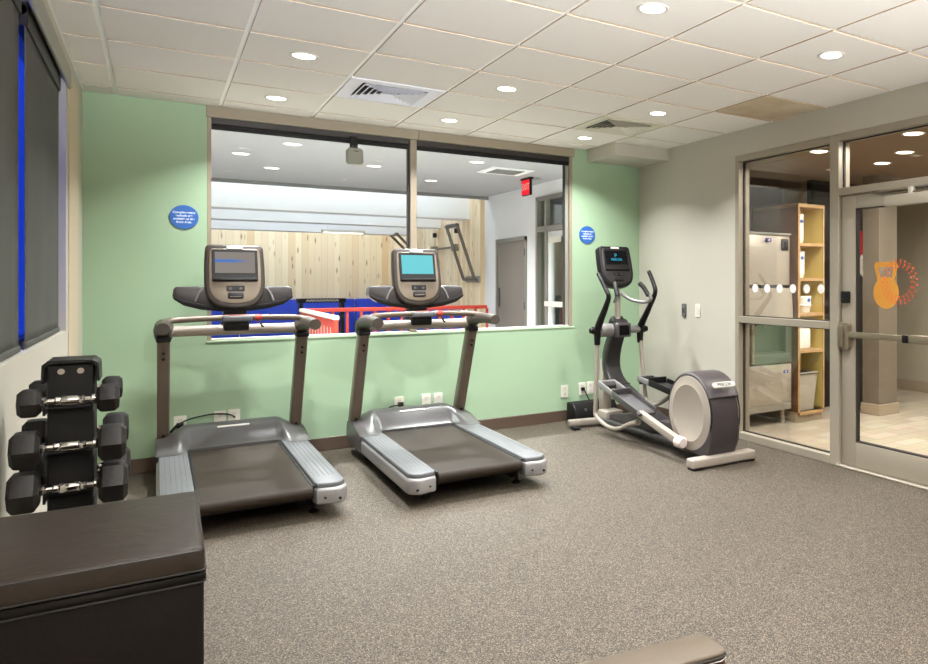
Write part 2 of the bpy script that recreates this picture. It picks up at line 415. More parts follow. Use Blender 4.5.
struct(MB().box((1.805,D+.045,WZ0+.01),(WX1-.066,D+.051,WZ1), M_glass).build('pane', w1, 0))
# black roller shade cassettes at the window head
for x0, x1, lab in ((WX0+.028,1.738,'black shade cassette over the window pane that has the grey speaker'),
                    (1.808,WX1-.032,'black shade cassette over the window pane that shows the exit sign')):
    t = thing('window_shade_cassette', lab, 'window shade', ((x0+x1)/2, D+.02, WZ1), group='rolled up shades of the back window')
    h = (x1-x0)/2
    MB().prism([(-.012,-.002),(.024,-.002),(.024,-.045),(-.012,-.045)], 0, -h, h, mat('shade_cassette_brown',(44,36,32),.4) if 'shade_cassette_brown' not in MATS else MATS['shade_cassette_brown'], .003, 1).build('cassette', t)
    MB().cyl((-h,.004,-.055),(h,.004,-.055), .0155, M_black, 20).box((-h,-.006,-.088),(h,.004,-.056), M_black, .002, 1).build('rolled_fabric', t)

# left window: reveal frame, pane, grey fascia, sill board
w2 = bpy.data.objects.new('window_2', None); COL.objects.link(w2); struct(w2)
b = MB()
b.box((XL-.10,LY0,LZ0),(XL-.055,LY0+.04,LZ1), M_tan).box((XL-.10,LY1-.03,LZ0),(XL-.055,LY1,LZ1), M_tan)
b.box((XL-.10,LY0,LZ0),(XL-.055,LY1,LZ0+.03), M_tan).box((XL-.10,LY0,LZ1-.03),(XL-.055,LY1,LZ1), M_tan)
struct(b.build('window_frame', w2, 0))
struct(MB().box((XL-.085,LY0+.03,LZ0+.03),(XL-.08,LY1-.03,LZ1-.03), M_glass).build('pane', w2, 0))
struct(MB().box((XL,LY0-.1,2.472),(XL+.014,LY1+.13,2.58), M_fascia, .003, 1).build('trim_4', smooth=0))
struct(MB().box((XL,5.58,.106),(XL+.006,6.17,CH-.1), mat('beige_wall_panel',(196,178,152),.5), .002, 1).build('trim_5', smooth=0))
# two grey roller blinds with a slim gap between them
def blind(y0, y1, lab):
    xb = XL-.036; t = thing('roller_blind', lab, 'blind', (xb,(y0+y1)/2,LZ1), group='grey roller blinds on the left wall')
    h = (y1-y0)/2; drop = LZ1-LZ0-.0
    MB().cyl((-.004,-h,-.035),(-.004,h,-.035), .026, M_black, 20).box((-.02,-h,-.102),(.024,h,-.004), M_black, .003, 1).build('roller', t)
    rows = []
    for k in range(25):
        z = -.10-(drop-.115)*k/24
        rows.append([(.014+.0035*math.sin(j*.9+k*.11)*(k/24)*(1 if 0<j<18 else .3), -h+2*h*j/18, z) for j in range(19)])
    f = MB().loft(rows, M_shade); fo = f.build('fabric', t, 60)
    sm = fo.modifiers.new('thickness','SOLIDIFY'); sm.thickness = .0012
    MB().box((.009,-h,-drop+.004),(.021,h,-drop+.03), M_shade, .004, 2).build('hem_bar', t)
blind(1.24, 3.88, 'dark grey roller blind on the near side of the blue gap')
blind(4.045, 5.33, 'dark grey roller blind between the blue gap and the window jamb')

# ================================================================== STOREFRONT (right wall)
w3 = bpy.data.objects.new('window_3', None); COL.objects.link(w3); struct(w3)
X0, X1 = XR-.008, XR+.115                    # frame depth
XG = XR+.052                                 # glass plane
PY0, PY1 = 3.862, 3.772                      # post between sidelight and door
TZ0, TZ1 = 1.998, 2.052                      # transom bar
b = MB()
b.box((X0,SY0-.05,0),(X1,SY0,SZ), M_alu, .003, 1)                         # wall jamb
b.box((X0,PY1,0),(X1,PY0,SZ), M_alu, .003, 1)                             # door post
b.box((X0,SY1,0),(X1,SY1+.06,SZ), M_alu, .003, 1)                         # hinge-side jamb
b.box((X0,SY1+.06,SZ-.05),(X1,PY1,SZ), M_alu, .003, 1).box((X0,PY0,SZ-.05),(X1,SY0-.05,SZ), M_alu, .003, 1)
b.box((X0,PY0,0),(X1,SY0-.05,.062), M_alu, .003, 1)
b.box((X0,PY0,1.006),(X1,SY0-.05,1.062), M_alu, .003, 1)
b.box((X0,SY1+.06,TZ0),(X1,PY1,TZ1), M_alu, .003, 1)
b.box((X0-.012,SY1+.02,0),(X1,PY1+.02,.014), M_alu, .004, 1)              # threshold
for (y0,y1,z0,z1) in ((PY0,SY0-.05,.062,1.006),(PY0,SY0-.05,1.062,SZ-.05),(SY1+.06,PY1,TZ1,SZ-.05)):
    g = .010
    for lo, hi in (((XG-g,y0,z0),(XG+g,y0+.008,z1)),((XG-g,y1-.008,z0),(XG+g,y1,z1)),((XG-g,y0,z0),(XG+g,y1,z0+.008)),((XG-g,y0,z1-.008),(XG+g,y1,z1))):
        b.box(lo, hi, M_alu_d)
struct(b.build('window_frame', w3))
struct(MB().box((XG-.003,PY0,.062),(XG+.003,SY0-.05,1.006), M_glass_r).build('pane', w3, 0))
struct(MB().box((XG-.003,PY0,1.062),(XG+.003,SY0-.05,SZ-.05), M_glass_r).build('pane', w3, 0))
struct(MB().box((XG-.003,SY1+.06,TZ1),(XG+.003,PY1,SZ-.05), M_glass_r).build('pane', w3, 0))
# glazed door
d1 = bpy.data.objects.new('door_1', None); COL.objects.link(d1); struct(d1); d1.location = (XR+.03, PY1, 0)
DW = PY1-(SY1+.06)-.012; a = .006
gy0, gy1, gz0, gz1 = -.140, -DW+.13, .195, 1.893
b = MB()
b.box((-.012,gy0,.018),(.034,-a,TZ0-.006), M_alu, .004, 2).box((-.012,-DW,.018),(.034,gy1,TZ0-.006), M_alu, .004, 2)
b.box((-.012,gy1,.018),(.034,gy0,gz0), M_alu, .004, 2).box((-.012,gy1,gz1),(.034,gy0,TZ0-.006), M_alu, .004, 2)
for lo, hi in (((-.006,gy0-.009,gz0),(.028,gy0,gz1)),((-.006,gy1,gz0),(.028,gy1+.009,gz1)),((-.006,gy1,gz0),(.028,gy0,gz0+.01)),((-.006,gy1,gz1-.008),(.028,gy0,gz1))):
    b.box(lo, hi, M_alu_d)
struct(b.build('door_leaf', d1))
struct(MB().box((.008,gy1,gz0),(.014,gy0,gz1), M_glass_r).build('pane', d1, 0))
b = MB()
b.prism(rrect(.10,.20,.025,5,-.062,.965), 0, -.06, -.012, M_handle, .006, 2)
b.prism(rrect(.055,.16,.02,5,-.045,.965), 0, -.075, -.058, M_handle, .004, 2)
b.box((-.055,-DW+.05,.955),(-.028,-.10,.998), M_handle, .005, 2)
b.box((-.072,-.64,.950),(-.03,-.60,1.003), M_blackm, .004, 2).box((-.068,-DW+.03,.948),(-.012,-.66,1.006), M_handle, .006, 2)
struct(b.build('panic_bar', d1))
b = MB(); b.box((-.045,-.097,1.205),(-.012,-.025,1.292), M_black, .008, 3).box((-.047,-.085,1.215),(-.044,-.037,1.24), M_blackm, .002, 1)
struct(b.build('card_reader', d1))
b = MB(); b.box((-.072,-.83,1.878),(-.014,-.45,1.952), M_alu, .005, 2); struct(b.build('door_closer', d1))
b = MB(); b.box((-.058,-.78,1.956),(-.022,-.49,1.968), M_handle, .003, 1).cyl((-.04,-.66,1.952),(-.04,-.66,1.995), .026, M_steel, 18)
b.tube([(-.04,-.66,1.985),(-.05,-.5,1.99),(-.03,-.32,1.99)], .009, M_handle, 8, 1).tube([(-.035,-.80,1.99),(-.035,-.32,1.996)], .008, M_rig, 8, 1)
struct(b.build('closer_arm', d1))

# decals on the storefront glass
for i, y in enumerate((4.782,4.628,4.474,4.317,4.162,4.006)):
    lab = ('white dot decal beside the wall jamb, first of the row on the sidelight','white dot decal second from the wall jamb on the sidelight','white dot decal third from the wall jamb on the sidelight',
           'white dot decal fourth from the wall jamb, over the edge of the ice machine','white dot decal second from the door post, in front of the shelves','white dot decal beside the door post, last of the row on the sidelight')[i]
    o = MB().prism(circ(.036, 28), 0, -.0012, 0, M_dotwhite).build('dot_decal', None, 0, (XG-.0034, y, 1.305))
    tag(o, lab, 'decal', 'row of white dots on the sidelight')
xd = XR+.03+.008-.0006
o = None
b = MB()
ky, kz = 3.368, 1.285
# kettlebell outline: round body plus a flared handle loop with an opening
b.prism(circ(.112, 40, 0, 0), 0, -.001, 0, M_orange)
b.prism([(.072,.075),(.105,.19),(.090,.215),(-.090,.215),(-.105,.19),(-.072,.075),(-.048,.1),(-.068,.178),(.068,.178),(.048,.1)], 0, -.0011, 0, M_orange)
tag(b.build('kettlebell_decal', None, 0, (xd, ky, kz)), 'orange kettlebell decal on the door glass', 'decal')
b = MB()
for ring, (rr, n, s) in enumerate(((.104,20,.0115),(.127,21,.0125),(.149,23,.0115))):
    for k in range(n):
        a0 = 2*PI*(k+.5*(ring % 2))/n
        py, pz = -.0+rr*math.cos(a0), rr*math.sin(a0)
        b.prism(circ(s*.62, 8, py, pz), 0, -.001, 0, M_dotred)
tag(b.build('ring_decal', None, 0, (xd-.0016, 3.252, 1.359)), 'red dotted ring decal behind the orange kettlebell decal', 'decal')

# ================================================================== WALL PLATES AND SIGNS
def sign(x, z, lab):
    t = thing('wall_sign', lab, 'sign', (x, D, z), group='round blue signs on the green wall')
    MB().prism(circ(.088, 48), 1, -.008, 0, M_blue_sign, .002, 1).build('disc', t)
    b = MB()
    for i, s in enumerate(('Complimentary','earbuds are','available at the','front desk.')):
        b.text(s, .0215, M_letters, T((0,-.0082,.034-i*.0235)) @ RX90, .0006, bold=.0006)
    b.build('lettering', t, 0)
sign(.160, 1.833, 'round blue sign with white lettering between the blinds and the big window')
sign(3.444, 1.826, 'round blue sign with white lettering beside the window, above the elliptical')
def outlet(x, z, lab, plug=False):
    t = thing('wall_outlet', lab, 'outlet', (x, D, z), group='white outlets on the green wall')
    MB().prism(rrect(.076,.122,.008,3), 1, -.007, 0, M_ivory, .002, 1).build('face_plate', t)
    for dz in (.027,-.027):
        b = MB()
        b.prism(rrect(.034,.03,.012,4,0,dz), 1, -.0095, -.006, M_ivory)
        for dx in (-.007,.007): b.box((dx-.0016,-.0105,dz-.001),(dx+.0016,-.009,dz+.009), M_slot)
        b.prism(circ(.0025,10,0,dz-.008), 1, -.0105, -.009, M_slot)
        b.build('receptacle', t, 0)
outlet(3.198,.290,'lone white outlet on the green wall beside the black power box')
outlet(3.389,.298,'white outlet with a black plug above the black power box')
outlet(3.478,.300,'white outlet just behind the upright of the elliptical')
outlet(.136,.322,'white outlet behind the blue-flare treadmill, beside the upright next to the dumbbells')
outlet(.380,.333,'white outlet behind the middle of the blue-flare treadmill, beside the cable end')
outlet(.469,.338,'white outlet with a looping cable plugged in, behind the blue-flare treadmill')
outlet(1.658,.320,'white outlet with a black plug behind the cyan-screen treadmill')
outlet(1.882,.322,'white outlet behind the middle of the cyan-screen treadmill hood')
outlet(1.984,.322,'white outlet behind the cyan-screen treadmill, on its elliptical side')
t = thing('thermostat', 'small grey thermostat plate beside the white switch on the cream wall', 'thermostat', (XR, 5.757, 1.09))
MB().prism(rrect(.06,.125,.008,3), 0, -.016, .004, M_grey, .002, 1).build('housing', t)
MB().box((-.019,-.018,-.025),(-.0155,.018,.02), M_slot, .002, 1).build('display', t)
t = thing('light_switch', 'white light switch plate between the thermostat and the storefront', 'switch', (XR, 5.542, 1.092))
MB().prism(rrect(.074,.122,.008,3), 0, -.007, 0, M_ivory, .002, 1).build('face_plate', t)
MB().box((-.011,-.017,-.033),(-.006,.017,.033), M_white, .002, 1).build('rocker', t)

# ================================================================== CEILING FIXTURES
def downlight(x, y, lab, power, z=CH-.008, lens=None, r=.060, col=(.97,.985,1.), group='recessed round downlights in the gym ceiling', spread=122):
    t = thing('ceiling_downlight', lab, 'downlight', (x, y, z), group=group)
    MB().lathe([(r+.017,0),(r+.017,-.004),(r+.008,-.006),(r,-.003),(r-.004,.0)], M_white, 32).build('trim_ring', t)
    MB().lathe([(0,-.0022),(r-.001,-.0022),(r-.001,.0)], lens or M_lens, 32).build('lens', t, 0)
    if power:
        ld = bpy.data.lights.new('downlight_lamp','AREA'); ld.shape = 'DISK'; ld.size = 2*r; ld.energy = power; ld.color = col; ld.spread = math.radians(spread)
        lo = bpy.data.objects.new('downlight_lamp', ld); COL.objects.link(lo); lo.parent = t; lo.location = (0,0,-.012)
    return t
PW = 26; UPW = 150
gyl = {6.016:'in the row along the green wall', 4.797:'in the second row from the green wall', 2.968:'in the third row from the green wall', 1.14:'in the added unseen fourth row', -.69:'in the added unseen fifth row'}  # last two rows are out of view, added to light the scene
gxl = {.684:'one on the blinds side', 1.903:'middle one', 3.122:'one on the storefront side'}
for y, ny in gyl.items():
    for x, nx in gxl.items():
        downlight(x, y, 'round gym downlight, %s, %s' % (nx, ny), PW*{6.016:1.1,4.797:1.1,2.968:1.,1.14:.5,-.69:.3}[y])
def vent(x, y, lab, col):
    t = thing('ceiling_vent', lab, 'vent', (x, y, CH), group='square louvred air vents in the gym ceiling')
    h = TS/2-.012; z1, z0 = .0, -.012
    b = MB()
    for (lo, hi) in (((-h,-h,z0),(-h+.085,h,z1)),((h-.085,-h,z0),(h,h,z1)),((-h+.085,-h,z0),(h-.085,-h+.085,z1)),((-h+.085,h-.085,z0),(h-.085,h,z1))): b.box(lo, hi, col, .002, 1)
    b.build('frame', t)
    MB().box((-h+.08,-h+.08,-.002),(h-.08,h-.08,.0), M_black).build('backing', t, 0)
    s = MB()
    for q in range(5):                                   # nested square louvre rings, tilted blades
        ro = h-.088-q*.036; ri = ro-.026
        if ri < .02: break
        zo, zi = -.012, -.034
        for rot in range(4):
            M = Matrix.Rotation(rot*PI/2, 4, 'Z')
            s.loft([[(-ro,-ro,-.024),(ro,-ro,-.024)],[(-ri,-ri,-.004),(ri,-ri,-.004)]], col, M=M)
    lo = s.build('louvres', t, 0); sm = lo.modifiers.new('th','SOLIDIFY'); sm.thickness = .0015
vent(1.293, 5.407, 'bluish white louvred ceiling vent above the treadmills', mat('vent_white',(226,228,236),.45))
vent(3.122, 5.407, 'cream louvred ceiling vent near the corner soffit', mat('vent_cream',(208,202,184),.5))
for x, y, r_, lab in ((.35,YB,0,'added unseen fill uplight on the rear wall, by the blinds'),(1.82,YB,0,'added unseen fill uplight at the middle of the rear wall'),(3.3,YB,0,'added unseen fill uplight on the rear wall, by the storefront')):  # added lamps behind the camera, out of view, to brighten the ceiling
    t = thing('fill_uplight', lab, 'added fill lamp', (x, y, 1.35), r_, group='added fill uplights behind the camera')
    MB().lathe([(0,-.10),(.06,-.09),(.12,-.05),(.15,0),(.142,0),(.11,-.045),(.05,-.08),(0,-.088)], M_white, 28, T((0,.155,0))).build('bowl', t)
    MB().box((-.05,-.003,-.08),(.05,.03,.0), M_white, .004, 1).build('bracket', t)
    ld = bpy.data.lights.new('fill_uplight_lamp','AREA'); ld.shape = 'DISK'; ld.size = .24; ld.energy = UPW*{.35:1.5,1.82:1.0,3.3:.6}[x]; ld.color = (.97,.985,1.)
    lo = bpy.data.objects.new('fill_uplight_lamp', ld); COL.objects.link(lo); lo.parent = t; lo.location = (0,.155,-.005); lo.rotation_euler = (PI-.96,0,0); ld.spread = math.radians(62)
# grey device on a black bracket at the window head
t = thing('hanging_speaker', 'small grey speaker hanging on a black bracket at the window head', 'speaker', (1.30, D-.012, 2.50))
MB().box((-.03,-.012,-.07),(.03,.008,.055), M_black, .004, 2).cyl((-.012,-.013,-.03),(-.012,-.016,-.03),.005,M_grey,10).cyl((.012,-.013,-.03),(.012,-.016,-.03),.005,M_grey,10).build('bracket', t)
MB().prism(rrect(.125,.135,.03,6,0,-.115), 1, -.07, .005, M_fascia, .015, 4).build('body', t)
MB().box((-.012,-.0725,-.078),(.022,-.069,-.072), M_slot).build('badge', t, 0)

# ================================================================== TREADMILLS
def smooth01(u): u = max(0., min(1., u)); return u*u*(3-2*u)
def console(parent, y, z0, z1, w, rim, face, screen, lean, badge=True, black=False):
    """shield shaped console: rim, face, screen, keypad; built upright in xz then leaned back about its foot"""
    h = z1-z0
    M = T((0,y,z0)) @ Matrix.Rotation(-lean, 4, 'X')
    def shield(k, bot):          # outline, scaled by k about the middle
        W = w/2*k; H = h*k; lo = h*(1-k)/2; half = []
        for i in range(13):      # rounded bottom, bulging flanks
            u = i/12*.46
            half.append((W*1.0*max(0,1-((.46-u)/.46)**2.7)**(1/2.7), lo+H*u))
        half += [(W*1.0, lo+H*.62), (W*.985, lo+H*.80)]
        r = .032*k
        for i in range(6):
            a = math.radians(90*i/5); half.append((W*.965-r+r*math.cos(a), lo+H-r+r*math.sin(a)))
        half[0] = (W*.12, lo)
        return half + [(-x, z) for x, z in half[::-1]]
    MB().prism(shield(1., .90), 1, -.035, .05, rim, .014, 3, M).build('console_shell', parent)
    MB().prism(shield(.86, .88), 1, -.042, -.03, face, .006, 2, M).build('console_face', parent)
    sw, sh = w*.66, h*.34; sz = h*.70
    fr = MB().prism(rrect(sw+.035, sh+.075, .008, 3, 0, sz-.018), 1, -.047, -.04, M_black, .002, 1, M)
    fr.box((-sw/2-.012,-.062,sz-sh/2-.052),(sw/2+.012,-.042,sz-sh/2-.034), M_black, .004, 2, M)
    fo = fr.build('screen_bezel', parent)
    MB().box((-sw/2,-.0485,sz-sh/2+.005),(sw/2,-.047,sz+sh/2), screen, 0, 2, M).build('screen', fo, 0)
    kb = MB().prism(rrect(w*.30, h*.085, .006, 3, 0, h*.305), 1, -.046, -.04, M_black, .002, 1, M)
    for s in (-1, 1): kb.cyl(M @ Vector((s*w*.085,-.046,h*.30)), M @ Vector((s*w*.085,-.050,h*.30)), .010, M_dgrey, 14)
    kb.build('keypad', parent)
    st = MB().prism(rrect(w*.26, h*.10, .014, 4, 0, h*.19), 1, -.052, -.04, M_black, .004, 2, M)
    st.box((-w*.10,-.058,h*.165),(w*.10,-.05,h*.178), face, .003, 1, M)
    st.build('stop_button', parent)
    MB().prism(rrect(w*.27, h*.045, .006, 3, 0, h*.945), 1, -.046, -.04, M_white, .002, 1, M).build('badge', parent)
    return M
def treadmill(lab, loc, rz, screen):
    t = thing('treadmill', lab, 'treadmill', loc, rz, group='treadmills facing the window')
    # frame under the deck
    b = MB(); b.box((-.33,.40,.055),(.33,1.80,.125), M_black, .01, 2).box((-.27,.12,.10),(.27,.45,.125), M_black)
    for s in (-1,1): b.box((s*.30-.03,.25,.03),(s*.30+.03,1.7,.07), M_blackm, .006, 1)
    b.build('base_frame', t)
    for (x,y) in ((-.3,.22),(.3,.22),(-.32,1.62),(.32,1.62)):
        MB().lathe([(0,0),(.03,0),(.032,.012),(.014,.02),(.012,.06),(0,.06)], M_black, 16, T((x,y,0))).build('levelling_foot', t)
    # belt, wrapped round the rear roller
    prof = [(.034*math.cos(a)+.065, .156+.034*math.sin(a)) for a in [math.radians(270-180*k/10) for k in range(11)]]
    prof = prof + [(1.60,.19),(1.60,.122)]
    MB().prism(prof, 0, -.268, .268, M_belt).build('belt', t, 40)
    # foot rails: silver shell with rounded tail, ribbed grey top
    for s in (-1, 1):
        outl = [(.278,.055),(.278,1.56),(.432,1.56),(.435,.9),(.432,.10)]
        xi, xo = .276, .452
        pl = [(xi,1.56),(xi,.075),(xi+.01,.03)]
        for k in range(9):
            a = math.radians(-90+90*k/8); pl.append((xo-.075+.075*math.cos(a), .085+.085*math.sin(a)))
        pl += [(xo,1.56)]
        pl = [(s*x, y) for x, y in pl]
        b = MB(); b.prism(pl, 2, .082, .178, M_silver, .018, 3)
        rail = b.build('side_rail', t)
        c = MB()
        top = [(xi+.004,1.55),(xi+.004,.085),(xi+.014,.045)]
        for k in range(9):
            a = math.radians(-90+90*k/8); top.append((xo-.082+.07*math.cos(a), .10+.075*math.sin(a)))
        top += [(xo-.012,1.55)]
        c.prism([(s*x,y) for x,y in top], 2, .172, .206, M_grey, .010, 3)
        for k in range(5):
            x = xi+.028+k*.025; c.box((min(s*x,s*(x+.005)),.22,.2045),(max(s*x,s*(x+.005)),1.38,.2075), M_grey, .0015, 1)
        c.build('foot_strip', rail)
        MB().cyl((s*(xo-.05),.003,.115),(s*(xo-.05),-.003,.115),.008,M_black,12).build('rail_screw', rail)
        MB().cyl((s*(xi+.05),.012,.125),(s*(xi+.05),.006,.125),.006,M_black,12).build('rail_screw', rail)
        MB().box((min(s*.262,s*.277),.06,.17),(max(s*.262,s*.277),1.5,.194), M_black, .002, 1).build('belt_edge_strip', t)
    # motor hood: full width, shoulders flow into the rails
    xs = [-.454+.908*k/40 for k in range(41)]
    def front(x):
        return 1.36 + .16*smooth01((.335-abs(x))/.07)
    def top(x): return .335 - .075*smooth01((abs(x)-.27)/.16)
    rows = []
    rows.append([(x, front(x), .15) for x in xs])
    for u in [0,.02,.06,.12,.2,.3,.4,.5,.6,.7,.8,.9,1.]:
        row = []
        for x in xs:
            y0 = front(x); y1 = 1.80
            zc = .208 + (top(x)-.208)*smooth01(min(1, u/.82))**.8 if u > 0 else .208
            row.append((x, y0+(y1-y0)*u, zc))
        rows.append(row)
    rows += [[(x, 1.87, top(x)-.012) for x in xs], [(x, 1.90, top(x)-.06) for x in xs], [(x, 1.895, .10) for x in xs]]
    b = MB(); b.loft(rows, M_hood)
    hood = b.build('motor_hood', t, 50)
    for s in (-1, 1):    # closed hood cheeks
        b = MB()
        ys = [(r[0 if s < 0 else -1][1], r[0 if s < 0 else -1][2]) for r in rows] + [(1.36,.10)]
        b.prism(ys[:-1]+[(1.895,.09),(1.37,.09)], 0, min(s*.447,s*.455), max(s*.447,s*.455), M_hood)
        b.build('hood_cheek', t, 0)
    MB().prism(rrect(.20,.016,.007,3,0,0), 2, -.003, .003, M_white, .001, 1, T((0,1.683,.3155)) @ Matrix.Rotation(.50,4,'X')).build('hood_badge', t)
    # uprights lean towards the runner
    for s in (-1, 1):
        x0 = s*.412
        rows = []
        for k in range(9):
            u = k/8; y = 1.845-.375*u; z = .20+.79*u; wy = .055-.008*u; wx = .036
            rows.append([(x0+dx*wx, y+dy*wy, z+dy*.018) for dx, dy in ((-.8,-1),(.8,-1),(1,-.8),(1,.8),(.8,1),(-.8,1),(-1,.8),(-1,-.8))])
        up = MB().loft(rows, M_brown, 'ring').build('upright', t, 40)
        for zz in (.30, .86, .90): MB().cyl((x0-s*0-.0, 1.845-.375*(zz-.2)/.79-.05, zz-.02),(x0, 1.845-.375*(zz-.2)/.79-.061, zz-.022), .009, M_black, 12).build('upright_screw', up)
        MB().box((x0-.042,1.42,.955),(x0+.042,1.54,.998), M_black, .012, 3).build('collar', t)
        # knuckle and grip reaching back
        g = MB().tube([(x0,1.50,.985),(x0,1.47,1.035),(x0,1.37,1.065),(x0+s*.004,1.15,1.075),(x0+s*.008,.95,1.07)], [.05,.056,.050,.040,.037], M_grip, 16, 6)
        g.build('grip', t, 50)
        MB().tube([(x0,1.51,.975),(x0-s*.005,1.495,1.02),(x0-s*.01,1.475,1.05)], [.047,.054,.05], M_silver, 14, 5).build('knuckle_cover', t, 50)
    MB().cyl((-.38,1.47,1.025),(.38,1.47,1.025), .037, M_silver_l, 24).build('crossbar', t)
    MB().tube([(-.405,1.25,1.092),(-.36,1.32,1.105),(-.15,1.37,1.112),(.15,1.37,1.112),(.36,1.32,1.105),(.405,1.25,1.092)], .021, M_brown, 14, 6).build('handlebar', t, 50)
    b = MB(); b.box((-.09,1.335,1.085),(.09,1.415,1.128), M_grey, .014, 3).box((-.075,1.40,1.02),(.075,1.50,1.09), M_black, .012, 2)
    b.build('handlebar_centre', t)
    b = MB(); b.lathe([(.0,-.02),(.024,-.02),(.026,.0),(.022,.02),(0,.02)], M_red, 16, T((.125,1.367,1.11)) @ Matrix.Rotation(PI/2,4,'Y')).box((-.06,1.345,1.127),(.06,1.385,1.131), M_red, .002, 1)
    b.tube([(.13,1.35,1.10),(.14,1.33,1.06),(.155,1.335,1.045)], .006, M_black, 8, 5)
    b.build('safety_key', t)
    # neck, trays, console
    MB().prism([(-.085,1.04),(.085,1.04),(.07,1.14),(.09,1.26),(-.09,1.26),(-.07,1.14)], 1, 1.515, 1.62, M_black, .015, 2).build('neck', t)
    for s in (-1, 1):
        poly = [(.04,1.150),(.12,1.160),(.20,1.172),(.30,1.205),(.352,1.245),(.362,1.262),(.356,1.31),(.342,1.326),(.22,1.33),(.12,1.318)]
        b = MB(); b.prism([(s*x,z) for x,z in poly], 1, 1.525, 1.67, M_tray, .016, 3)
        tr = b.build('storage_tray', t)
        lip = [(.04,1.146),(.12,1.156),(.20,1.166),(.30,1.198),(.355,1.240),(.362,1.258),(.300,1.232),(.20,1.206),(.10,1.19)]
        MB().prism([(s*x,z) for x,z in lip], 1, 1.512, 1.53, M_black, .004, 2).build('tray_lip', tr)
        MB().tube([(s*.19,1.523,1.315),(s*.215,1.521,1.28),(s*.235,1.521,1.225)], .007, M_silver, 8, 6).build('tray_trim', tr)
    console(t, 1.50, 1.165, 1.635, .365, M_rim, M_face, screen, .26)
    return t
def cord(lab, pts):
    tag(MB().tube(pts, .0055, M_black, 8, 8).build('extension_cable'), lab, 'cord')
treadmill('treadmill with a blue flare on its grey screen, beside the dumbbell tower', (.448,4.66,0), 0, M_scr_flare)
treadmill('treadmill with a plain pale cyan screen under the middle of the window', (1.652,4.54,0), math.radians(-.7), M_scr_cyan)
cord('black power cord looping over the hood of the blue-flare treadmill', [(.13,6.56,.33),(.11,6.545,.32),(.06,6.555,.25),(.15,6.555,.34),(.30,6.565,.375),(.42,6.56,.37),(.468,6.565,.345),(.469,6.58,.335)])
cord('short black cord curling out behind the hood of the cyan-screen treadmill', [(1.658,6.575,.32),(1.64,6.52,.318),(1.57,6.52,.31),(1.53,6.535,.25),(1.50,6.555,.10),(1.48,6.56,.008)])
for x, z, lab in ((.136,.318,'black plug in the outlet behind the blue-flare treadmill'),(1.665,.318,'black plug in the outlet behind the cyan-screen treadmill')):
    tag(MB().box((x-.022,D-.045,z-.018),(x+.022,D-.0085,z+.018), M_black, .007, 2).build('power_plug'), lab, 'plug')

# ================================================================== ELLIPTICAL
el = thing('elliptical_trainer', 'elliptical trainer with a round pale flywheel cover by the cream wall', 'elliptical', (3.372,4.30,0), math.radians(-1.5))
# rear foot bar
o = MB().box((-.29,-.035,.014),(.29,.06,.082), M_silver_l, .014, 3).build('rear_stabilizer', el)
for s in (-1,1): MB().box((s*.24-.045,-.03,0),(s*.24+.045,.05,.018), M_black, .005, 1).build('rubber_foot', o)
# flywheel housing
prof = [(.03,.062),(-.02,.16),(-.038,.30),(-.028,.42),(.0,.50)]
for k in range(13):
    a = math.radians(150-150*k/12); prof.append((.25+.31*math.cos(PI-a) if False else .25-.31*math.cos(math.radians(28+138*k/12)), .365+.31*math.sin(math.radians(28+138*k/12))))
prof += [(.555,.30),(.53,.22),(.50,.15),(.50,.062)]
rows = []
for x, sc_ in ((-.134,.955),(-.126,.985),(-.105,1.),(.11,1.),(.132,.985),(.142,.955)):
    rows.append([(x, .25+(y-.25)*sc_, .36+(z-.36)*sc_) for y, z in prof])
MB().loft(rows, M_elli, 'ring').build('flywheel_housing', el, 32)
for s in (-1,1):
    b = MB(); M = T((s*.130,.25,.366)) @ Matrix.Rotation(s*PI/2, 4, 'Y')
    b.lathe([(0,.012),(.205,.012),(.213,.016),(.222,.012),(.278,.006),(.283,.0),(.283,-.01)], M_silver_l, 56, M)
    b.build('disc_cover', el, 30)
    MB().lathe([(.283,-.006),(.283,.004),(.293,.002),(.293,-.006)], M_black, 56, M).build('disc_rim', el, 30)
# white name plate on the housing shoulder
Mp = T((0,.012,.585)) @ Matrix.Rotation(math.radians(-29), 4, 'X')
np_ = MB().prism(rrect(.205,.042,.02,6), 1, -.034, -.02, M_white, .003, 1, Mp).build('name_plate', el)
MB().text('PRECOR', .034, M_slot, Mp @ T((0,-.0345,0)) @ RX90, .0006, bold=.0005).build('lettering', np_, 0)
# low beam between housing and front foot, dark side skirts
b = MB(); b.prism([(.45,.055),(1.85,.055),(1.85,.10),(1.30,.20),(.70,.21),(.45,.25)], 0, -.055, .055, M_elli, .008, 2)
b.build('base_beam', el)
for s in (-1,1):
    MB().tube([(s*.085,.42,.085),(s*.085,1.80,.075)], .022, M_dgrey, 10, 1).build('skirt_rail', el)
# front foot bar, angled legs
b = MB()
for s in (-1,1):
    M = T((0,1.87,0)) @ Matrix.Rotation(s*.16, 4, 'Z')
    b.box((min(0,s*.36),-.04,.022),(max(0,s*.36),.04,.075), M_silver_l, .012, 2, M)
b.box((-.09,1.68,.06),(.09,1.86,.16), M_silver_l, .012, 2)
o = b.build('front_stabilizer', el)
for s in (-1,1): MB().box((s*.33-.03,1.78,0),(s*.33+.03,1.86,.026), M_black, .004, 1).build('rubber_foot', o)
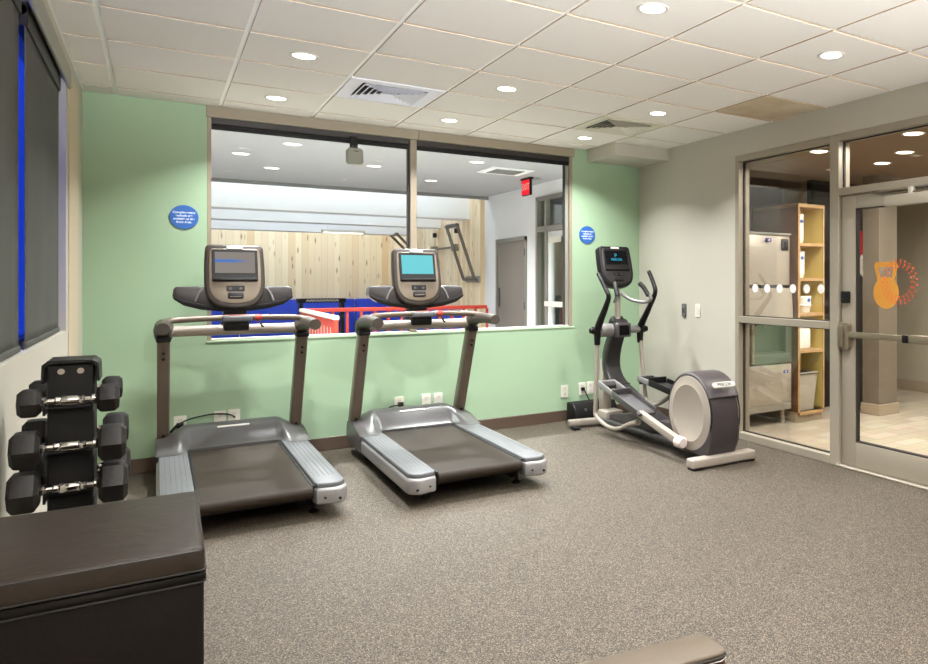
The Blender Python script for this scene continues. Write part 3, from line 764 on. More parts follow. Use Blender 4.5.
# front post (pale) and curved shroud
MB().prism([(1.84,.10),(1.93,.10),(1.90,.62),(1.82,.66)], 0, -.045, .045, M_silver_l, .008, 2).build('front_post', el)
path = [(1.555,1.00),(1.60,.93),(1.67,.84),(1.73,.73),(1.755,.62),(1.735,.53),(1.66,.455),(1.54,.40),(1.38,.345),(1.15,.27),(.85,.19)]
thk = [.07,.09,.10,.10,.095,.09,.07,.055,.05,.045,.04]
rows = []
P3 = [Vector((0,y,z)) for y,z in path]
def cr(L, n):
    out = []
    for i in range(len(L)-1):
        p0,p1,p2,p3 = L[max(0,i-1)],L[i],L[i+1],L[min(len(L)-1,i+2)]
        for k in range(n):
            u=k/n; out.append(.5*((2*p1)+(p2-p0)*u+(2*p0-5*p1+4*p2-p3)*u*u+(3*p1-p0-3*p2+p3)*u**3))
    out.append(L[-1]); return out
PP = cr(P3, 4); TT = cr([Vector((q,0,0)) for q in thk], 4)
for i, p in enumerate(PP):
    tn = (PP[min(len(PP)-1,i+1)]-PP[max(0,i-1)]).normalized(); nn = Vector((0,tn.z,-tn.y)); th_ = TT[i].x/2; w = .078 if i > 14 else .062+.016*i/14
    rr = []
    for dx, dn in ((-1,-.7),(-.85,-1),(.85,-1),(1,-.7),(1,.7),(.85,1),(-.85,1),(-1,.7)):
        rr.append(tuple(p+Vector((dx*w,0,0))+nn*(dn*th_)))
    rows.append(rr)
MB().loft(rows, mat('shroud_black',(40,37,38),.4), 'ring').build('shroud', el, 40)
MB().box((-.08,1.53,.415),(.08,1.56,.43), M_black, .003, 1).build('shroud_seam', el)
# mast, pivot, small display
b = MB(); b.tube([(0,1.60,.95),(0,1.63,1.05),(0,1.63,1.18),(0,1.64,1.36)], .028, M_silver_l, 14, 6); b.build('mast', el, 50)
b = MB(); b.cyl((-.22,1.60,.92),(.22,1.60,.92), .036, M_silver, 24).cyl((-.20,1.60,.92),(-.08,1.60,.92), .06, M_silver, 24)
b.build('pivot_axle', el)
MB().lathe([(0,.09),(.05,.08),(.075,.04),(.08,0),(.075,-.05),(0,-.06)], M_black, 24, T((.01,1.66,.96))).build('pivot_cap', el, 50)
b = MB(); b.box((-.075,1.50,.855),(.075,1.56,.985), M_dgrey, .014, 3); dp = b.build('display_housing', el)
MB().box((-.052,1.496,.875),(.052,1.501,.965), M_scr_off, .003, 1).build('display', dp)
# swing arms: lower tube, hub, black upper handle; the two sides in opposite phase
for s, yb, zb in ((-1,1.63,.165),(1,1.50,.27)):
    x = s*.222
    MB().tube([(x,1.60,.86),(x+s*.004,yb,zb)], .0195, M_silver_l, 14, 1).build('swing_arm', el, 50)
    MB().cyl((x-.045,1.60,.92),(x+s*.045+(.0),1.60,.92) if s>0 else (x+.045,1.60,.92), .034, M_black, 20).cyl((x,1.60,.92),(x+s*.075,1.60,.92), .026, M_black, 18, bev=.006).build('hub', el)
    if s < 0: pts = [(x,1.60,.79),(x,1.595,.92),(x-.004,1.54,1.00),(x-.014,1.40,1.15),(x-.02,1.345,1.235),(x-.028,1.40,1.31),(x-.03,1.52,1.43)]
    else:     pts = [(x,1.60,.79),(x,1.595,.92),(x+.006,1.56,.99),(x+.02,1.46,1.13),(x+.036,1.385,1.265),(x+.038,1.43,1.36),(x+.036,1.50,1.455)]
    MB().tube(pts, [.026,.034,.032,.025,.021,.019,.019], M_blackm, 14, 6).build('upper_handle', el, 50)
    # foot arm, pedal, link
    dz = 0 if s < 0 else .0
    xa = s*.205
    if s < 0:
        a0, a1 = Vector((xa,.265,.150)), Vector((xa,.92,.29)); p0, p1 = Vector((xa+.02,.82,.285)), Vector((xa+.02,1.50,.455))
        lk = [(x,yb,zb),(x,yb-.06,.125),(x-.005,1.38,.088),(x-.005,1.20,.10),(x,1.02,.165),(x+.01,.88,.205)]
    else:
        a0, a1 = Vector((xa,.42,.40)), Vector((xa,1.0,.42)); p0, p1 = Vector((xa,.85,.40)), Vector((xa,1.48,.47))
        lk = [(x,yb,zb),(x,1.45,.24),(x,1.3,.25),(x,1.12,.33),(x-.01,1.02,.39)]
    def bar(A, B, w, h, m, bev=.006):
        d = (B-A); ang = math.atan2(d.z, d.y)
        return MB().box((-w/2,0,-h/2),(w/2,d.length,h/2), m, bev, 2, T(A) @ Matrix.Rotation(ang,4,'X'))
    fa = bar(a0, a1, .05, .055, M_silver_l if s < 0 else M_black).build('foot_arm', el)
    MB().lathe([(0,-.045),(.035,-.045),(.044,-.03),(.044,.03),(.035,.045),(0,.045)], mat('pale_crank_cap',(210,196,188),.4) if 'pale_crank_cap' not in MATS else MATS['pale_crank_cap'], 20, T(a0) @ Matrix.Rotation(PI/2,4,'X')).build('crank_cap', el, 50)
    d = p1-p0; ang = math.atan2(d.z, d.y); M = T(p0) @ Matrix.Rotation(ang,4,'X'); L_ = d.length
    pm = M_dgrey if s < 0 else M_black
    b = MB(); b.prism([(-.09,.0),(-.09,.38),(-.075,.42),(.075,.42),(.09,.38),(.09,.0),(.075,-.03),(-.075,-.03)], 2, -.012, .01, pm, .004, 1, M)
    for q in (-1,1): b.box((q*.093-.006,-.02,-.012),(q*.093+.006,.40,.045), pm, .004, 2, M)
    b.box((-.09,.40,-.012),(.09,.425,.06), pm, .006, 2, M)
    pd = b.build('pedal', el)
    b = MB()
    for k in range(6): b.box((-.070+k*.025,.02,.009),(-.062+k*.025,.37,.013), M_grey if s<0 else M_dgrey, .002, 1, M)
    b.build('pedal_tread', pd)
    b = MB()
    for q in (-1,1): b.box((q*.075-.009,.42,-.02),(q*.075+.009,L_,.03), M_silver, .004, 2, M)
    b.cyl(M @ Vector((-.066,L_-.03,-.01)), M @ Vector((.066,L_-.03,-.01)), .035, M_dgrey if s<0 else M_black, 20).box((-.075,L_-.02,-.01),(.075,L_,.03), M_silver, .004, 1, M)
    b.build('ramp_roller', el)
    MB().tube(lk, [.026,.02,.018,.018,.02,.026][:len(lk)], M_silver_l, 12, 6).build('link_arm', el, 50)
# fixed handlebar loop and black console
MB().tube([(-.03,1.56,1.23),(-.10,1.50,1.19),(-.15,1.40,1.19),(-.155,1.34,1.25)], .016, M_silver, 12, 6).tube([(.0,1.57,1.26),(.07,1.52,1.20),(.14,1.40,1.175),(.175,1.33,1.20),(.165,1.34,1.25)], .016, M_silver, 12, 6).build('fixed_handlebar', el, 50)
for s in (-1,1): MB().tube([(s*.157,1.34,1.235),(s*.145,1.39,1.30),(s*.125,1.44,1.345)], .021, M_black, 12, 5).build('hand_grip', el, 50)
console(el, 1.615, 1.30, 1.70, .335, M_blackm, mat('console_dark_face',(44,41,40),.3), M_scr_off, .30)
Mc = T((0,1.615,1.30)) @ Matrix.Rotation(-.30, 4, 'X')
b = MB(); b.text('PRECOR', .030, M_scr_blue, Mc @ T((.0,-.0490,.262)) @ RX90, .0004, bold=.001).text('P', .05, M_scr_blue, Mc @ T((-.005,-.0490,.300)) @ RX90, .0004, bold=.001)
b.build('screen_lettering', el, 0)
# black power box by the wall
t = thing('power_box', 'black power supply box on the floor behind the elliptical', 'power supply', (3.43,6.44,0))
MB().prism([(-.10,.0),(.10,.0),(.10,.19),(-.03,.19),(-.09,.12),(-.10,.05)], 0, -.235, .235, M_black, .018, 3).build('case', t)
MB().box((-.25,-.14,.0),(-.07,-.06,.055), M_blackm, .012, 2).build('foot_block', t)
MB().box((-.13,-.092,.115),(-.11,-.06,.14), M_grey, .003, 1).build('latch', t)
cord('black cord from the outlet down to the power box behind the elliptical', [(3.389,6.58,.298),(3.395,6.55,.29),(3.415,6.535,.24),(3.43,6.52,.20),(3.44,6.50,.185)])
tag(MB().box((3.389-.018,D-.035,.298-.016),(3.389+.018,D-.0085,.298+.016), M_black, .006, 2).build('power_plug'), 'black plug in the outlet above the power box', 'plug')

# ================================================================== DUMBBELL RACK
RXC, RY = -.222, 3.19
rk = thing('dumbbell_rack', 'black steel dumbbell tower between the padded box and the green wall', 'rack', (RXC,RY,0))
b = MB(); b.box((-.058,-.07,.0),(.058,.07,1.097), M_black, .004, 1); b.build('tower', rk)
b = MB(); b.prism([(-.072,1.04),(-.064,1.04),(-.062,1.09),(-.05,1.10),(.05,1.10),(.062,1.09),(.064,1.04),(.072,1.04),(.07,1.098),(.055,1.112),(-.055,1.112),(-.07,1.098)], 1, -.085, .075, M_blackm, .002, 1); b.build('top_cap', rk)
b = MB()
for s in (-1,1): b.cyl((s*.024,-.069,1.075),(s*.024,-.076,1.075), .009, M_steel, 16)
b.build('cap_bolt', rk)
b = MB(); b.box((-.17,-.2,0),(.17,.2,.02), M_blackm, .006, 1); b.build('foot_plate', rk)
LEV = (.985,.842,.712,.575,.42)
for z in LEV:
    for s in (-1,1):
        b = MB(); b.box((-.058,s*.07-.02,z-.03),(.058,s*.07+.02,z-.022), M_blackm, .002, 1)
        for q in (-1,1):
            b.prism([(s*.06,z-.035),(s*.165,z-.035),(s*.165,z-.002),(s*.157,z-.002),(s*.152,z-.020),(s*.06,z-.020)], 0, q*.057-.003, q*.057+.003, M_blackm)
        b.build('saddle', rk, 0)
def dumbbell(L, hr, hw, y, z, lab, tilt=0.):
    t = thing('dumbbell', lab, 'dumbbell', (RXC+.002, y, z), group='rubber hex dumbbells on the tower')
    for s in (-1,1):
        pts = [(hr*math.cos(math.radians(60*k)), hr*math.sin(math.radians(60*k))) for k in range(6)]
        xo, xi = s*L/2, s*(L/2-hw)
        rows = []
        for x, k in ((xi, .70),(xi+s*.010,.97),(xi+s*.016,1.),(xo-s*.018,1.),(xo-s*.010,.97),(xo,.74)):
            rows.append([(x, py*k, pz*k) for py, pz in pts])
        b = MB(); b.loft(rows, M_rubber, 'ring'); h = b.build('hex_head', t, 25)
        MB().cyl((xo-s*.004,0,0),(xo+s*.001,0,0), hr*.45, M_black, 20).build('end_cap', h)
    li = L/2-hw
    pf = [(.0,-li-.004),(.013,-li-.004),(.0165,-li+.004),(.0165,-li+.012),(.0105,-li+.015),(.010,-li+.030),(.0145,-li+.033),(.0145,-li+.041),(.012,-li+.045),(.0165,-.02),(.0175,0),(.0165,.02),(.012,li-.045),(.0145,li-.041),(.0145,li-.033),(.010,li-.030),(.0105,li-.015),(.0165,li-.012),(.0165,li-.004),(.013,li+.004),(0,li+.004)]
    if li < .05: pf = [(0,-li),(.011,-li),(.0145,0),(.011,li),(0,li)]
    MB().lathe(pf, M_chrome, 20, Matrix.Rotation(PI/2,4,'Y')).build('handle', t, 40)
    return t
for lev, (z, L, hr, hw, nm) in enumerate(((.985,.244,.048,.056,'top'),(.842,.278,.062,.070,'middle'),(.712,.288,.067,.073,'lower'))):
    dumbbell(L, hr, hw, RY-.135, z+.004, 'black hex dumbbell with chrome handle on the front of the %s tier' % nm)
    dumbbell(L, hr*.97, hw, RY+.135, z+.004, 'black hex dumbbell on the back of the %s tier, behind the tower' % nm)

# ================================================================== SOFT BOX AND BENCH
bx = thing('plyometric_box', 'large dark brown vinyl padded jump box in front of the dumbbell tower', 'exercise box', (-.1425,2.305,0), math.radians(-.6))
w, d, H = .234, .281, .762
t_ = bmesh.new()
def pad(name, lo, hi, m, bev, parent, sub=10, puff=.004):
    """upholstered block: bevelled, gridded faces that swell slightly"""
    t = bmesh.new(); bmesh.ops.create_cube(t, size=1)
    lo = Vector(lo); hi = Vector(hi)
    for v in t.verts: v.co = Vector([(lo[i]+hi[i])/2+v.co[i]*(hi[i]-lo[i]) for i in range(3)])
    bmesh.ops.bevel(t, geom=t.edges[:], offset=bev, segments=4, profile=.5, affect='EDGES')
    mb = MB(); mb._merge(t, m); return mb.build(name, parent, 40)
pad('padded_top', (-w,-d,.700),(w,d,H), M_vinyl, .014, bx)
pad('body', (-w+.002,-d+.002,0),(w-.002,d-.002,.690), M_vinyl_shaded, .012, bx)
MB().box((-w-.001,-d-.002,.684),(w+.002,d,.703), M_vinyl_shaded, .005, 2).build('flap_band', bx)
b = MB()
for z in (.7085,.6815):
    zz = z; k = w+.0012; q = d+.0015
    b.tube([(-k,-q,zz),(k-.01,-q,zz),(k,-q+.01,zz),(k,q,zz)], .0022, M_piping, 6, 1)
b.tube([(-w+.012,-d+.001,H-.009),(w-.014,-d+.001,H-.009),(w-.003,-d+.012,H-.009),(w-.001,d-.014,H-.009)], .0018, M_piping, 6, 1)
b.build('seam_piping', bx)
t_.free()
bn = thing('weight_bench', 'end of a taupe padded bench at the bottom edge', 'bench', (1.137,1.487,0), math.radians(-8.6))
# pad: blunt end at +x, runs off towards -x
b = MB(); pz0, pz1 = .392, .45
poly = [(-.62,-.058),(-.012,-.058),(.006,-.048),(.010,-.03),(.002,.03),(-.012,.052),(-.03,.060),(-.62,.060)]
b.prism(poly, 2, pz1-.016, pz1, M_bench, .007, 3)
pt = b.build('pad_top', bn, 40)
MB().prism([(x*1.0, y*.985) for x,y in poly], 2, pz0, pz1-.010, M_maroon, .004, 2).build('pad_side', bn, 40)
b = MB()
for zz in (pz1-.013, pz1-.021): b.tube([(x,y,zz) for x,y in [(-.62,-.060),(-.012,-.060),(.007,-.050),(.012,-.03),(.004,.03),(-.011,.054),(-.03,.062),(-.62,.062)]], (.0012 if zz < pz1-.015 else .002), M_white if zz < pz1-.015 else M_piping, 6, 1)
b.build('piping', bn)
b = MB(); b.box((-.60,-.035,.345),(-.03,.035,.392), M_blackm, .006, 1); b.build('frame_beam', bn)
for x in (-.10,-.52):
    MB().box((x-.025,-.03,.03),(x+.025,.03,.35), M_blackm, .006, 1).box((x-.03,-.16,.0),(x+.03,.16,.04), M_blackm, .008, 1).build('leg', bn)

# ================================================================== ROOM BEHIND THE BACK WINDOW
FY0, FX0, FX1, FZ = D+.15, -1.6, 4.85, 2.9
FYC, FYB = 13.12, 20.0                       # ceiling edge, back wall
FTOP = 3.45
struct(MB().box((FX0-.1,FY0,-.1),(8.0,FYB+.1,0), mat('far_grey_floor',(170,164,156),.6)).build('floor_beyond', smooth=0))
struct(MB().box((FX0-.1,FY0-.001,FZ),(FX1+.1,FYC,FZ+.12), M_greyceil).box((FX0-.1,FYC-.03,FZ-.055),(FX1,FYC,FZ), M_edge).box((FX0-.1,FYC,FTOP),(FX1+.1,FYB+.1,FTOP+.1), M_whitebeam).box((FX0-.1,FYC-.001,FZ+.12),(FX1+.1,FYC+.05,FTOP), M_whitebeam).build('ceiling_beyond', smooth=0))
struct(MB().box((FX0-.1,FYB,0),(FX1+.1,FYB+.1,FTOP), M_plank_x).build('wall_beyond_back', smooth=0))
struct(MB().box((FX0-.1,FY0,0),(FX0,FYB,FTOP), M_greywall).build('wall_beyond_left', smooth=0))
b = MB()
SFY0, SFY1, SFZ = 8.6, 10.96, 2.69           # storefront opening in the right wall beyond
DY0, DY1, DZ = 11.36, 12.70, 2.10
b.box((FX1,FY0,0),(FX1+.1,SFY0,FTOP), M_greywall).box((FX1,SFY0,SFZ),(FX1+.1,SFY1,FTOP), M_greywall)
b.box((FX1,SFY1,0),(FX1+.1,DY0,FTOP), M_greywall).box((FX1,DY0,DZ),(FX1+.1,DY1,FTOP), M_greywall).box((FX1,DY1,0),(FX1+.1,13.3,FTOP), M_greywall)
b.box((FX1-.08,13.3,0),(FX1+.1,FYB,FTOP), M_plank_y)
struct(b.build('wall_beyond_right', smooth=0))
# near side of that room: the back of the gym wall is wall_back itself; short return left and right
struct(MB().box((FX0-.1,FY0-.15,0),(XL-.15,FY0,FTOP), M_greywall).box((XR+.115,FY0-.15,0),(FX1+.1,FY0,FTOP), M_greywall).box((XL-.15,FY0-.15,CH+.06),(XR+.115,FY0,FTOP), M_greywall).build('wall_beyond_front', smooth=0))
# stepped white bulkheads hanging across that room
for i, (y0, y1, z) in enumerate(((13.85,14.25,2.535),(15.6,16.0,2.475),(17.5,17.9,2.415))):
    struct(MB().box((FX0,y0,z),(FX1-.08-i*.0,y1,FTOP), M_whitebeam, .004, 1).build('trim_%d' % (6+i), smooth=0))
for i, (y, x0, x1) in enumerate(((13.5,.0,4.5),(14.9,.0,4.5),(16.75,.0,4.5),(18.9,.2,4.4))):
    lab = ('long light panel in front of the first white bulkhead','long light panel between the first and second white bulkheads','long light panel between the second and third white bulkheads','long light panel next to the pine back wall')[i]
    t = thing('ceiling_light', lab, 'ceiling light', ((x0+x1)/2, y, FTOP), group='light panels beyond the window')
    w_ = (x1-x0)/2
    MB().box((-w_,-.17,-.03),(w_,.17,0), M_white, .004, 1).build('housing', t)
    MB().box((-w_+.02,-.15,-.034),(w_-.02,.15,-.03), M_panel).build('diffuser', t, 0)
    ld = bpy.data.lights.new('panel_lamp','AREA'); ld.shape='RECTANGLE'; ld.size=2*w_; ld.size_y=.3; ld.energy=(7,15,21,54)[i]; ld.color=(.87,.93,1.)
    lo = bpy.data.objects.new('panel_lamp', ld); COL.objects.link(lo); lo.parent = t; lo.location = (0,0,-.04)
t = thing('linear_light', 'short linear light fixture hanging in front of the pine boards', 'ceiling light', (3.20,17.2,2.40))
MB().box((-.42,-.07,.0),(.42,.07,.06), M_white, .01, 2).build('housing', t)
MB().box((-.38,-.055,-.012),(.38,.055,.002), M_lens2, .005, 1).build('diffuser', t)
b = MB()
for q in (-.3,.3): b.cyl((q,0,.05),(q,0,1.05), .006, M_greywall, 8)
b.build('hanger', t)
for x, y, lab in ((1.22,9.36,'far ceiling downlight between the speaker and the window edge, closer to the glass'),(.81,10.42,'far ceiling downlight closer to the window jamb than its two neighbours'),(1.25,11.5,'far ceiling downlight just in front of the bulkhead edge, on the speaker pane'),
             (2.32,10.49,'far ceiling downlight between the grey speaker and the mullion'),(3.36,11.5,'far ceiling downlight close to the mullion, in front of the bulkhead edge'),(3.31,9.35,'far ceiling downlight between the mullion and the far ceiling vent')):
    downlight(x, y, lab, 50, FZ-.0, M_lens2, .085, (.93,.97,1.), 'downlights in the far ceiling')
for x, lab in ((.2,'added unseen downlight just behind the window head, by the jamb'),(1.4,'added unseen downlight just behind the window head, over the speaker'),(2.6,'added unseen downlight just behind the window head, past the mullion'),(3.8,'added unseen downlight just behind the window head, by the elliptical side')):  # out of view, added to bounce light through the window
    downlight(x, 7.75, lab, 120, FZ-.0, M_lens2, .085, (.97,.985,1.), 'downlights in the far ceiling')
t = thing('ceiling_vent', 'square vent in the far ceiling beside the exit sign', 'vent', (3.9,9.88,FZ))
b = MB()
for lo, hi in (((-.3,-.3,-.012),(-.2,.3,0)),((.2,-.3,-.012),(.3,.3,0)),((-.2,-.3,-.012),(.2,-.2,0)),((-.2,.2,-.012),(.2,.3,0))): b.box(lo, hi, M_whitebeam)
b.build('frame', t, 0)
b = MB()
for k in range(6): b.box((-.2,-.19+k*.07,-.02),(.2,-.15+k*.07,-.004), M_edge)
b.build('louvres', t, 0)
t = thing('exit_sign', 'red lit exit sign hanging from the far ceiling', 'exit sign', (4.42,10.36,FZ), 0)
MB().box((-.02,-.15,-.26),(.02,.15,-.025), M_black, .004, 1).box((-.035,-.16,-.028),(.035,.16,0), M_black, .004, 1).build('housing', t)
MB().box((-.024,-.14,-.25),(-.0205,.14,-.035), M_exit).build('lit_face', t, 0)
MB().text('EXIT', .14, M_white, T((-.0245,0,-.14)) @ FACE_NEGX, .0005).build('lettering', t, 0)
# door in that room's right wall
d2 = bpy.data.objects.new('door_2', None); COL.objects.link(d2); struct(d2)
b = MB(); b.box((FX1-.02,DY0,0),(FX1+.1,DY0+.06,DZ), M_framegrey).box((FX1-.02,DY1-.06,0),(FX1+.1,DY1,DZ), M_framegrey).box((FX1-.02,DY0,DZ-.06),(FX1+.1,DY1,DZ), M_framegrey)
struct(b.build('door_frame', d2, 0))
struct(MB().box((FX1+.0,DY0+.06,.01),(FX1+.045,DY1-.06,DZ-.06), M_door_g, .003, 1).build('door_leaf', d2, 0))
struct(MB().box((FX1-.03,DY1-.17,.92),(FX1,DY1-.12,1.25), M_rig, .004, 1).cyl((FX1-.05,DY1-.145,1.0),(FX1,DY1-.145,1.0),.015,M_rig,12).box((FX1-.06,DY1-.26,.99),(FX1-.045,DY1-.13,1.01),M_rig,.003,1).build('door_handle', d2))
b = MB()
for z in (.9,1.78): b.box((FX1-.022,DY0+.045,z),(FX1-.0,DY0+.075,z+.12), M_blackm, .003, 1)
struct(b.build('hinge', d2))
# storefront in that wall
w4 = bpy.data.objects.new('window_4', None); COL.objects.link(w4); struct(w4)
b = MB(); X0b, X1b = FX1-.03, FX1+.1
b.box((X0b,SFY1-.07,0),(X1b,SFY1,SFZ), M_framegrey).box((X0b,SFY0,SFZ-.06),(X1b,SFY1,SFZ), M_framegrey).box((X0b,SFY0,2.14),(X1b,SFY1-.07,2.22), M_framegrey)
b.box((X0b,10.56,0),(X1b,10.62,SFZ), M_framegrey).box((X0b,SFY0,0),(X1b,SFY1,.1), M_framegrey).box((X0b+.03,10.46,0),(X1b-.04,10.55,2.13), M_whitebeam)
b.box((X0b+.03,9.6,2.04),(X1b-.04,10.5,2.13), M_whitebeam)
struct(b.build('window_frame', w4, 0))
struct(MB().box((FX1+.03,SFY0,.1),(FX1+.036,SFY1-.07,SFZ-.06), M_glass).build('pane', w4, 0))
b = MB(); b.box((X0b-.05,9.75,.98),(X0b-.02,10.53,1.06), M_white, .006, 1); struct(b.build('push_bar', w4))
b = MB(); b.box((X0b-.06,10.02,1.95),(X0b-.0,10.36,2.04), M_white, .006, 1); struct(b.build('door_closer', w4))
# vestibule beyond the storefront
struct(MB().box((7.9,FY0,0),(8.0,FYC,FTOP), mat('vestibule_grey',(120,124,132),.6)).box((FX1+.1,FYC-.6,0),(8.0,FYC-.5,FTOP), MATS['vestibule_grey']).box((FX1+.1,FY0,0),(8.0,FY0+.1,FTOP), MATS['vestibule_grey']).box((FX1+.1,FY0,FZ),(8.0,FYC,FZ+.1), M_greyceil).build('wall_vestibule', smooth=0))
t = downlight(6.2, 10.2, 'added unseen downlight in the vestibule behind the far storefront', 30, FZ, M_lens2, .085, (1,.97,.93), 'downlights in the far ceiling')  # unseen lamp, added to light the vestibule
tag(MB().box((6.9,9.55,.35),(7.7,9.62,.60), M_red, .01, 1).box((6.95,9.56,0),(7.0,9.61,.36), M_red).box((7.6,9.56,0),(7.65,9.61,.36), M_red).build('crowd_barrier', smooth=0), 'low red barrier behind the glass of the far storefront', 'barrier')
# blue wall mats
mats_x = [-.9, .32, 1.54, 2.76, 3.98]
mats_l = ['blue wall mat','blue wall mat behind the blue-flare treadmill','blue wall mat behind the red railing corner','blue wall mat under the linear light','blue wall mat in the corner of the two pine walls']
for x, lab in zip(mats_x[1:], mats_l[1:]):
    x1 = min(x+1.20, FX1-.1)
    o = MB().box((x,FYB-.09,.02),(x1,FYB-.005,.93), M_blue_pad, .03, 3).build('wall_mat'); tag(o, lab, 'mat', 'blue wall mats')
# blue side mats along the right pine wall
for k in range(3):
    y = 14.2+k*1.9
    o = MB().box((FX1-.17,y,.02),(FX1-.085,y+1.86,.80), M_blue_pad, .03, 3).build('wall_mat')
    tag(o, ('blue mat on the side pine wall, next to the white wall','blue mat in the middle of the side pine wall','blue mat on the side pine wall, next to the corner')[k], 'mat', 'blue wall mats')
# dark bench in front of the mats
t = thing('dark_bench', 'dark bench with a white squiggle in front of the blue mats', 'bench', (2.58,16.0,0))
MB().box((-.42,-.15,.95),(.42,.15,1.03), M_black, .01, 2).build('seat', t)
for s in (-1,1): MB().box((s*.36-.03,-.12,0),(s*.36+.03,.12,.95), M_blackm).build('leg', t, 0)
MB().tube([(-.28+.028*k,-.152,.99+.018*(1 if k%2 else -1)) for k in range(21)], .008, M_white, 6, 3).build('squiggle', t)
# red railing
t = thing('red_railing', 'red railing with upright bars in front of the blue mats', 'railing', (1.61,11.5,0))
b = MB(); b.box((0,-.03,.93),(2.62,.03,.985), M_red, .01, 2).box((0,-.02,.12),(2.62,.02,.17), M_red, .006, 1); b.build('rail', t)
for k in range(15):
    x = .02+k*.186; MB().box((x-.018,-.018,.0),(x+.018,.018,.94), M_red, .004, 1).build('baluster', t)
MB().prism([(0,.0),(-2.45,.0),(-2.45,.935),(0,.945)], 0, -.02, .02, M_red).build('side_panel', t, 0)
b = MB(); b.prism([(0,.945),(-2.45,.935),(-2.45,.975),(0,.985)], 0, -.03, .03, M_white)
b.build('side_cap', t, 0)
b = MB()
for k in range(11): b.box((-.024,-.25-k*.2,.15),(-.021,-.235-k*.2,.84), M_white)
b.build('side_stripe', t, 0)
# pull-up rig pieces on the side pine wall
def rig(name, lab, y, z0, z1, wy, out):
    t = thing(name, lab, 'climbing frame', (FX1-.08, y, 0), group='steel climbing frames on the pine wall')
    r_ = .03
    for s in (-1,1):
        MB().tube([(0,s*wy,z0),(-.10,s*wy,z0),(-out,s*wy,z1)], r_, M_rig, 4, 1).build('rail', t, 30)
    MB().tube([(-out,-wy-.02,z1),(-out,wy+.02,z1)], .04, M_rig, 4, 1).build('top_bar', t, 30)
    MB().tube([(-.10,-wy,z0),(-.10,wy,z0)], r_, M_rig, 4, 1).build('bottom_bar', t, 30)
    MB().box((-.05,-wy-.05,z0-.06),(0,wy+.05,z0+.06), M_framegrey, .004, 1).build('wall_bracket', t)
rig('climbing_frame', 'angled steel frame on the pine wall beside the white wall', 13.62, 1.40, 2.38, .30, .42)
rig('climbing_frame', 'angled steel frame near the pine corner, above the cyan-screen treadmill', 17.6, 2.06, 2.42, .28, .45)
t = thing('pull_up_bar', 'short dark pull-up bar on the pine wall', 'pull-up bar', (FX1-.08,15.2,2.03))
MB().cyl((-.12,-.66,0),(-.12,.66,0), .022, M_brown, 14).build('bar', t)
for s in (-1,1): MB().box((-.14,s*.66-.03,-.07),(.004,s*.66+.03,.07), M_framegrey, .006, 1).build('bracket', t)
for y, z, lab in ((15.95,2.34,'dark hook above the corner end of the pull-up bar'),(14.55,2.36,'dark hook above the white-wall end of the pull-up bar')):
    tag(MB().box((FX1-.15,y-.035,z-.05),(FX1-.078,y+.035,z+.05), M_blackm, .008, 2).build('wall_hook'), lab, 'hook', 'hooks above the pull-up bar')

# ================================================================== LOBBY BEHIND THE STOREFRONT
LX0, LX1, LYA, LYB, LZ = XR+.115, 7.58, -1.5, 6.45, 2.45
struct(MB().box((LX0,LYA,-.1),(LX1+.1,LYB+.1,-.002), M_lobfloor).build('floor_lobby', smooth=0))
struct(MB().box((LX0,LYA,LZ),(LX1+.1,LYB+.1,LZ+.1), M_lobceil).build('ceiling_lobby', smooth=0))
struct(MB().box((LX0,LYB,0),(5.95,LYB+.1,LZ), M_dark).build('wall_lobby_back', smooth=0))
struct(MB().box((5.95,LYB,0),(LX1+.1,LYB+.1,LZ), M_olive).box((LX1,LYA,0),(LX1+.1,LYB,LZ), M_olive).build('wall_lobby_right', smooth=0))
struct(MB().box((LX0,LYA-.1,0),(LX1+.1,LYA,LZ), M_olive).build('wall_lobby_front', smooth=0))
struct(MB().box((LX1-.012,LYA,0),(LX1,LYB,.13), M_stone).build('baseboard_lobby', smooth=0))
# column
t = thing('lobby_column', 'square tan column on the lobby floor behind the glass door', 'column', (6.02,5.07,0))
MB().box((-.14,-.14,.10),(.14,.075,LZ-.001), M_col, .002, 1).build('shaft', t, 0)
MB().box((-.155,-.155,0),(.155,.09,.11), M_stone, .003, 1).build('plinth', t, 0)
# dark partition with round signs
struct(MB().box((5.62,5.62,0),(6.42,5.70,LZ), M_dark).build('wall_lobby_partition', smooth=0))
t = thing('round_sign', 'red round sign on the dark partition, seen at the edge of the door glass', 'sign', (6.33,5.62,1.735))
MB().prism(circ(.20,40), 1, -.03, 0, M_redsign, .004, 1).build('disc', t)
t = thing('round_sign', 'white round sign with small grey text just under the red one', 'sign', (6.405,5.588,1.545))
MB().prism(circ(.13,40), 1, -.03, 0, M_cup, .004, 1).build('disc', t)
b = MB()
for k in range(4): b.box((-.07,-.0315,.05-k*.033),(.07-.02*(k%2),-.030,.058-k*.033), M_grey)
b.build('text_lines', t, 0)
t = thing('stanchion', 'slim white stand under the round signs', 'stand', (6.30,5.44,0))
MB().box((-.05,-.015,.03),(.05,.015,1.15), M_cup, .008, 1).build('post', t); MB().box((-.12,-.1,0),(.12,.1,.03), M_grey, .006, 1).build('foot', t)
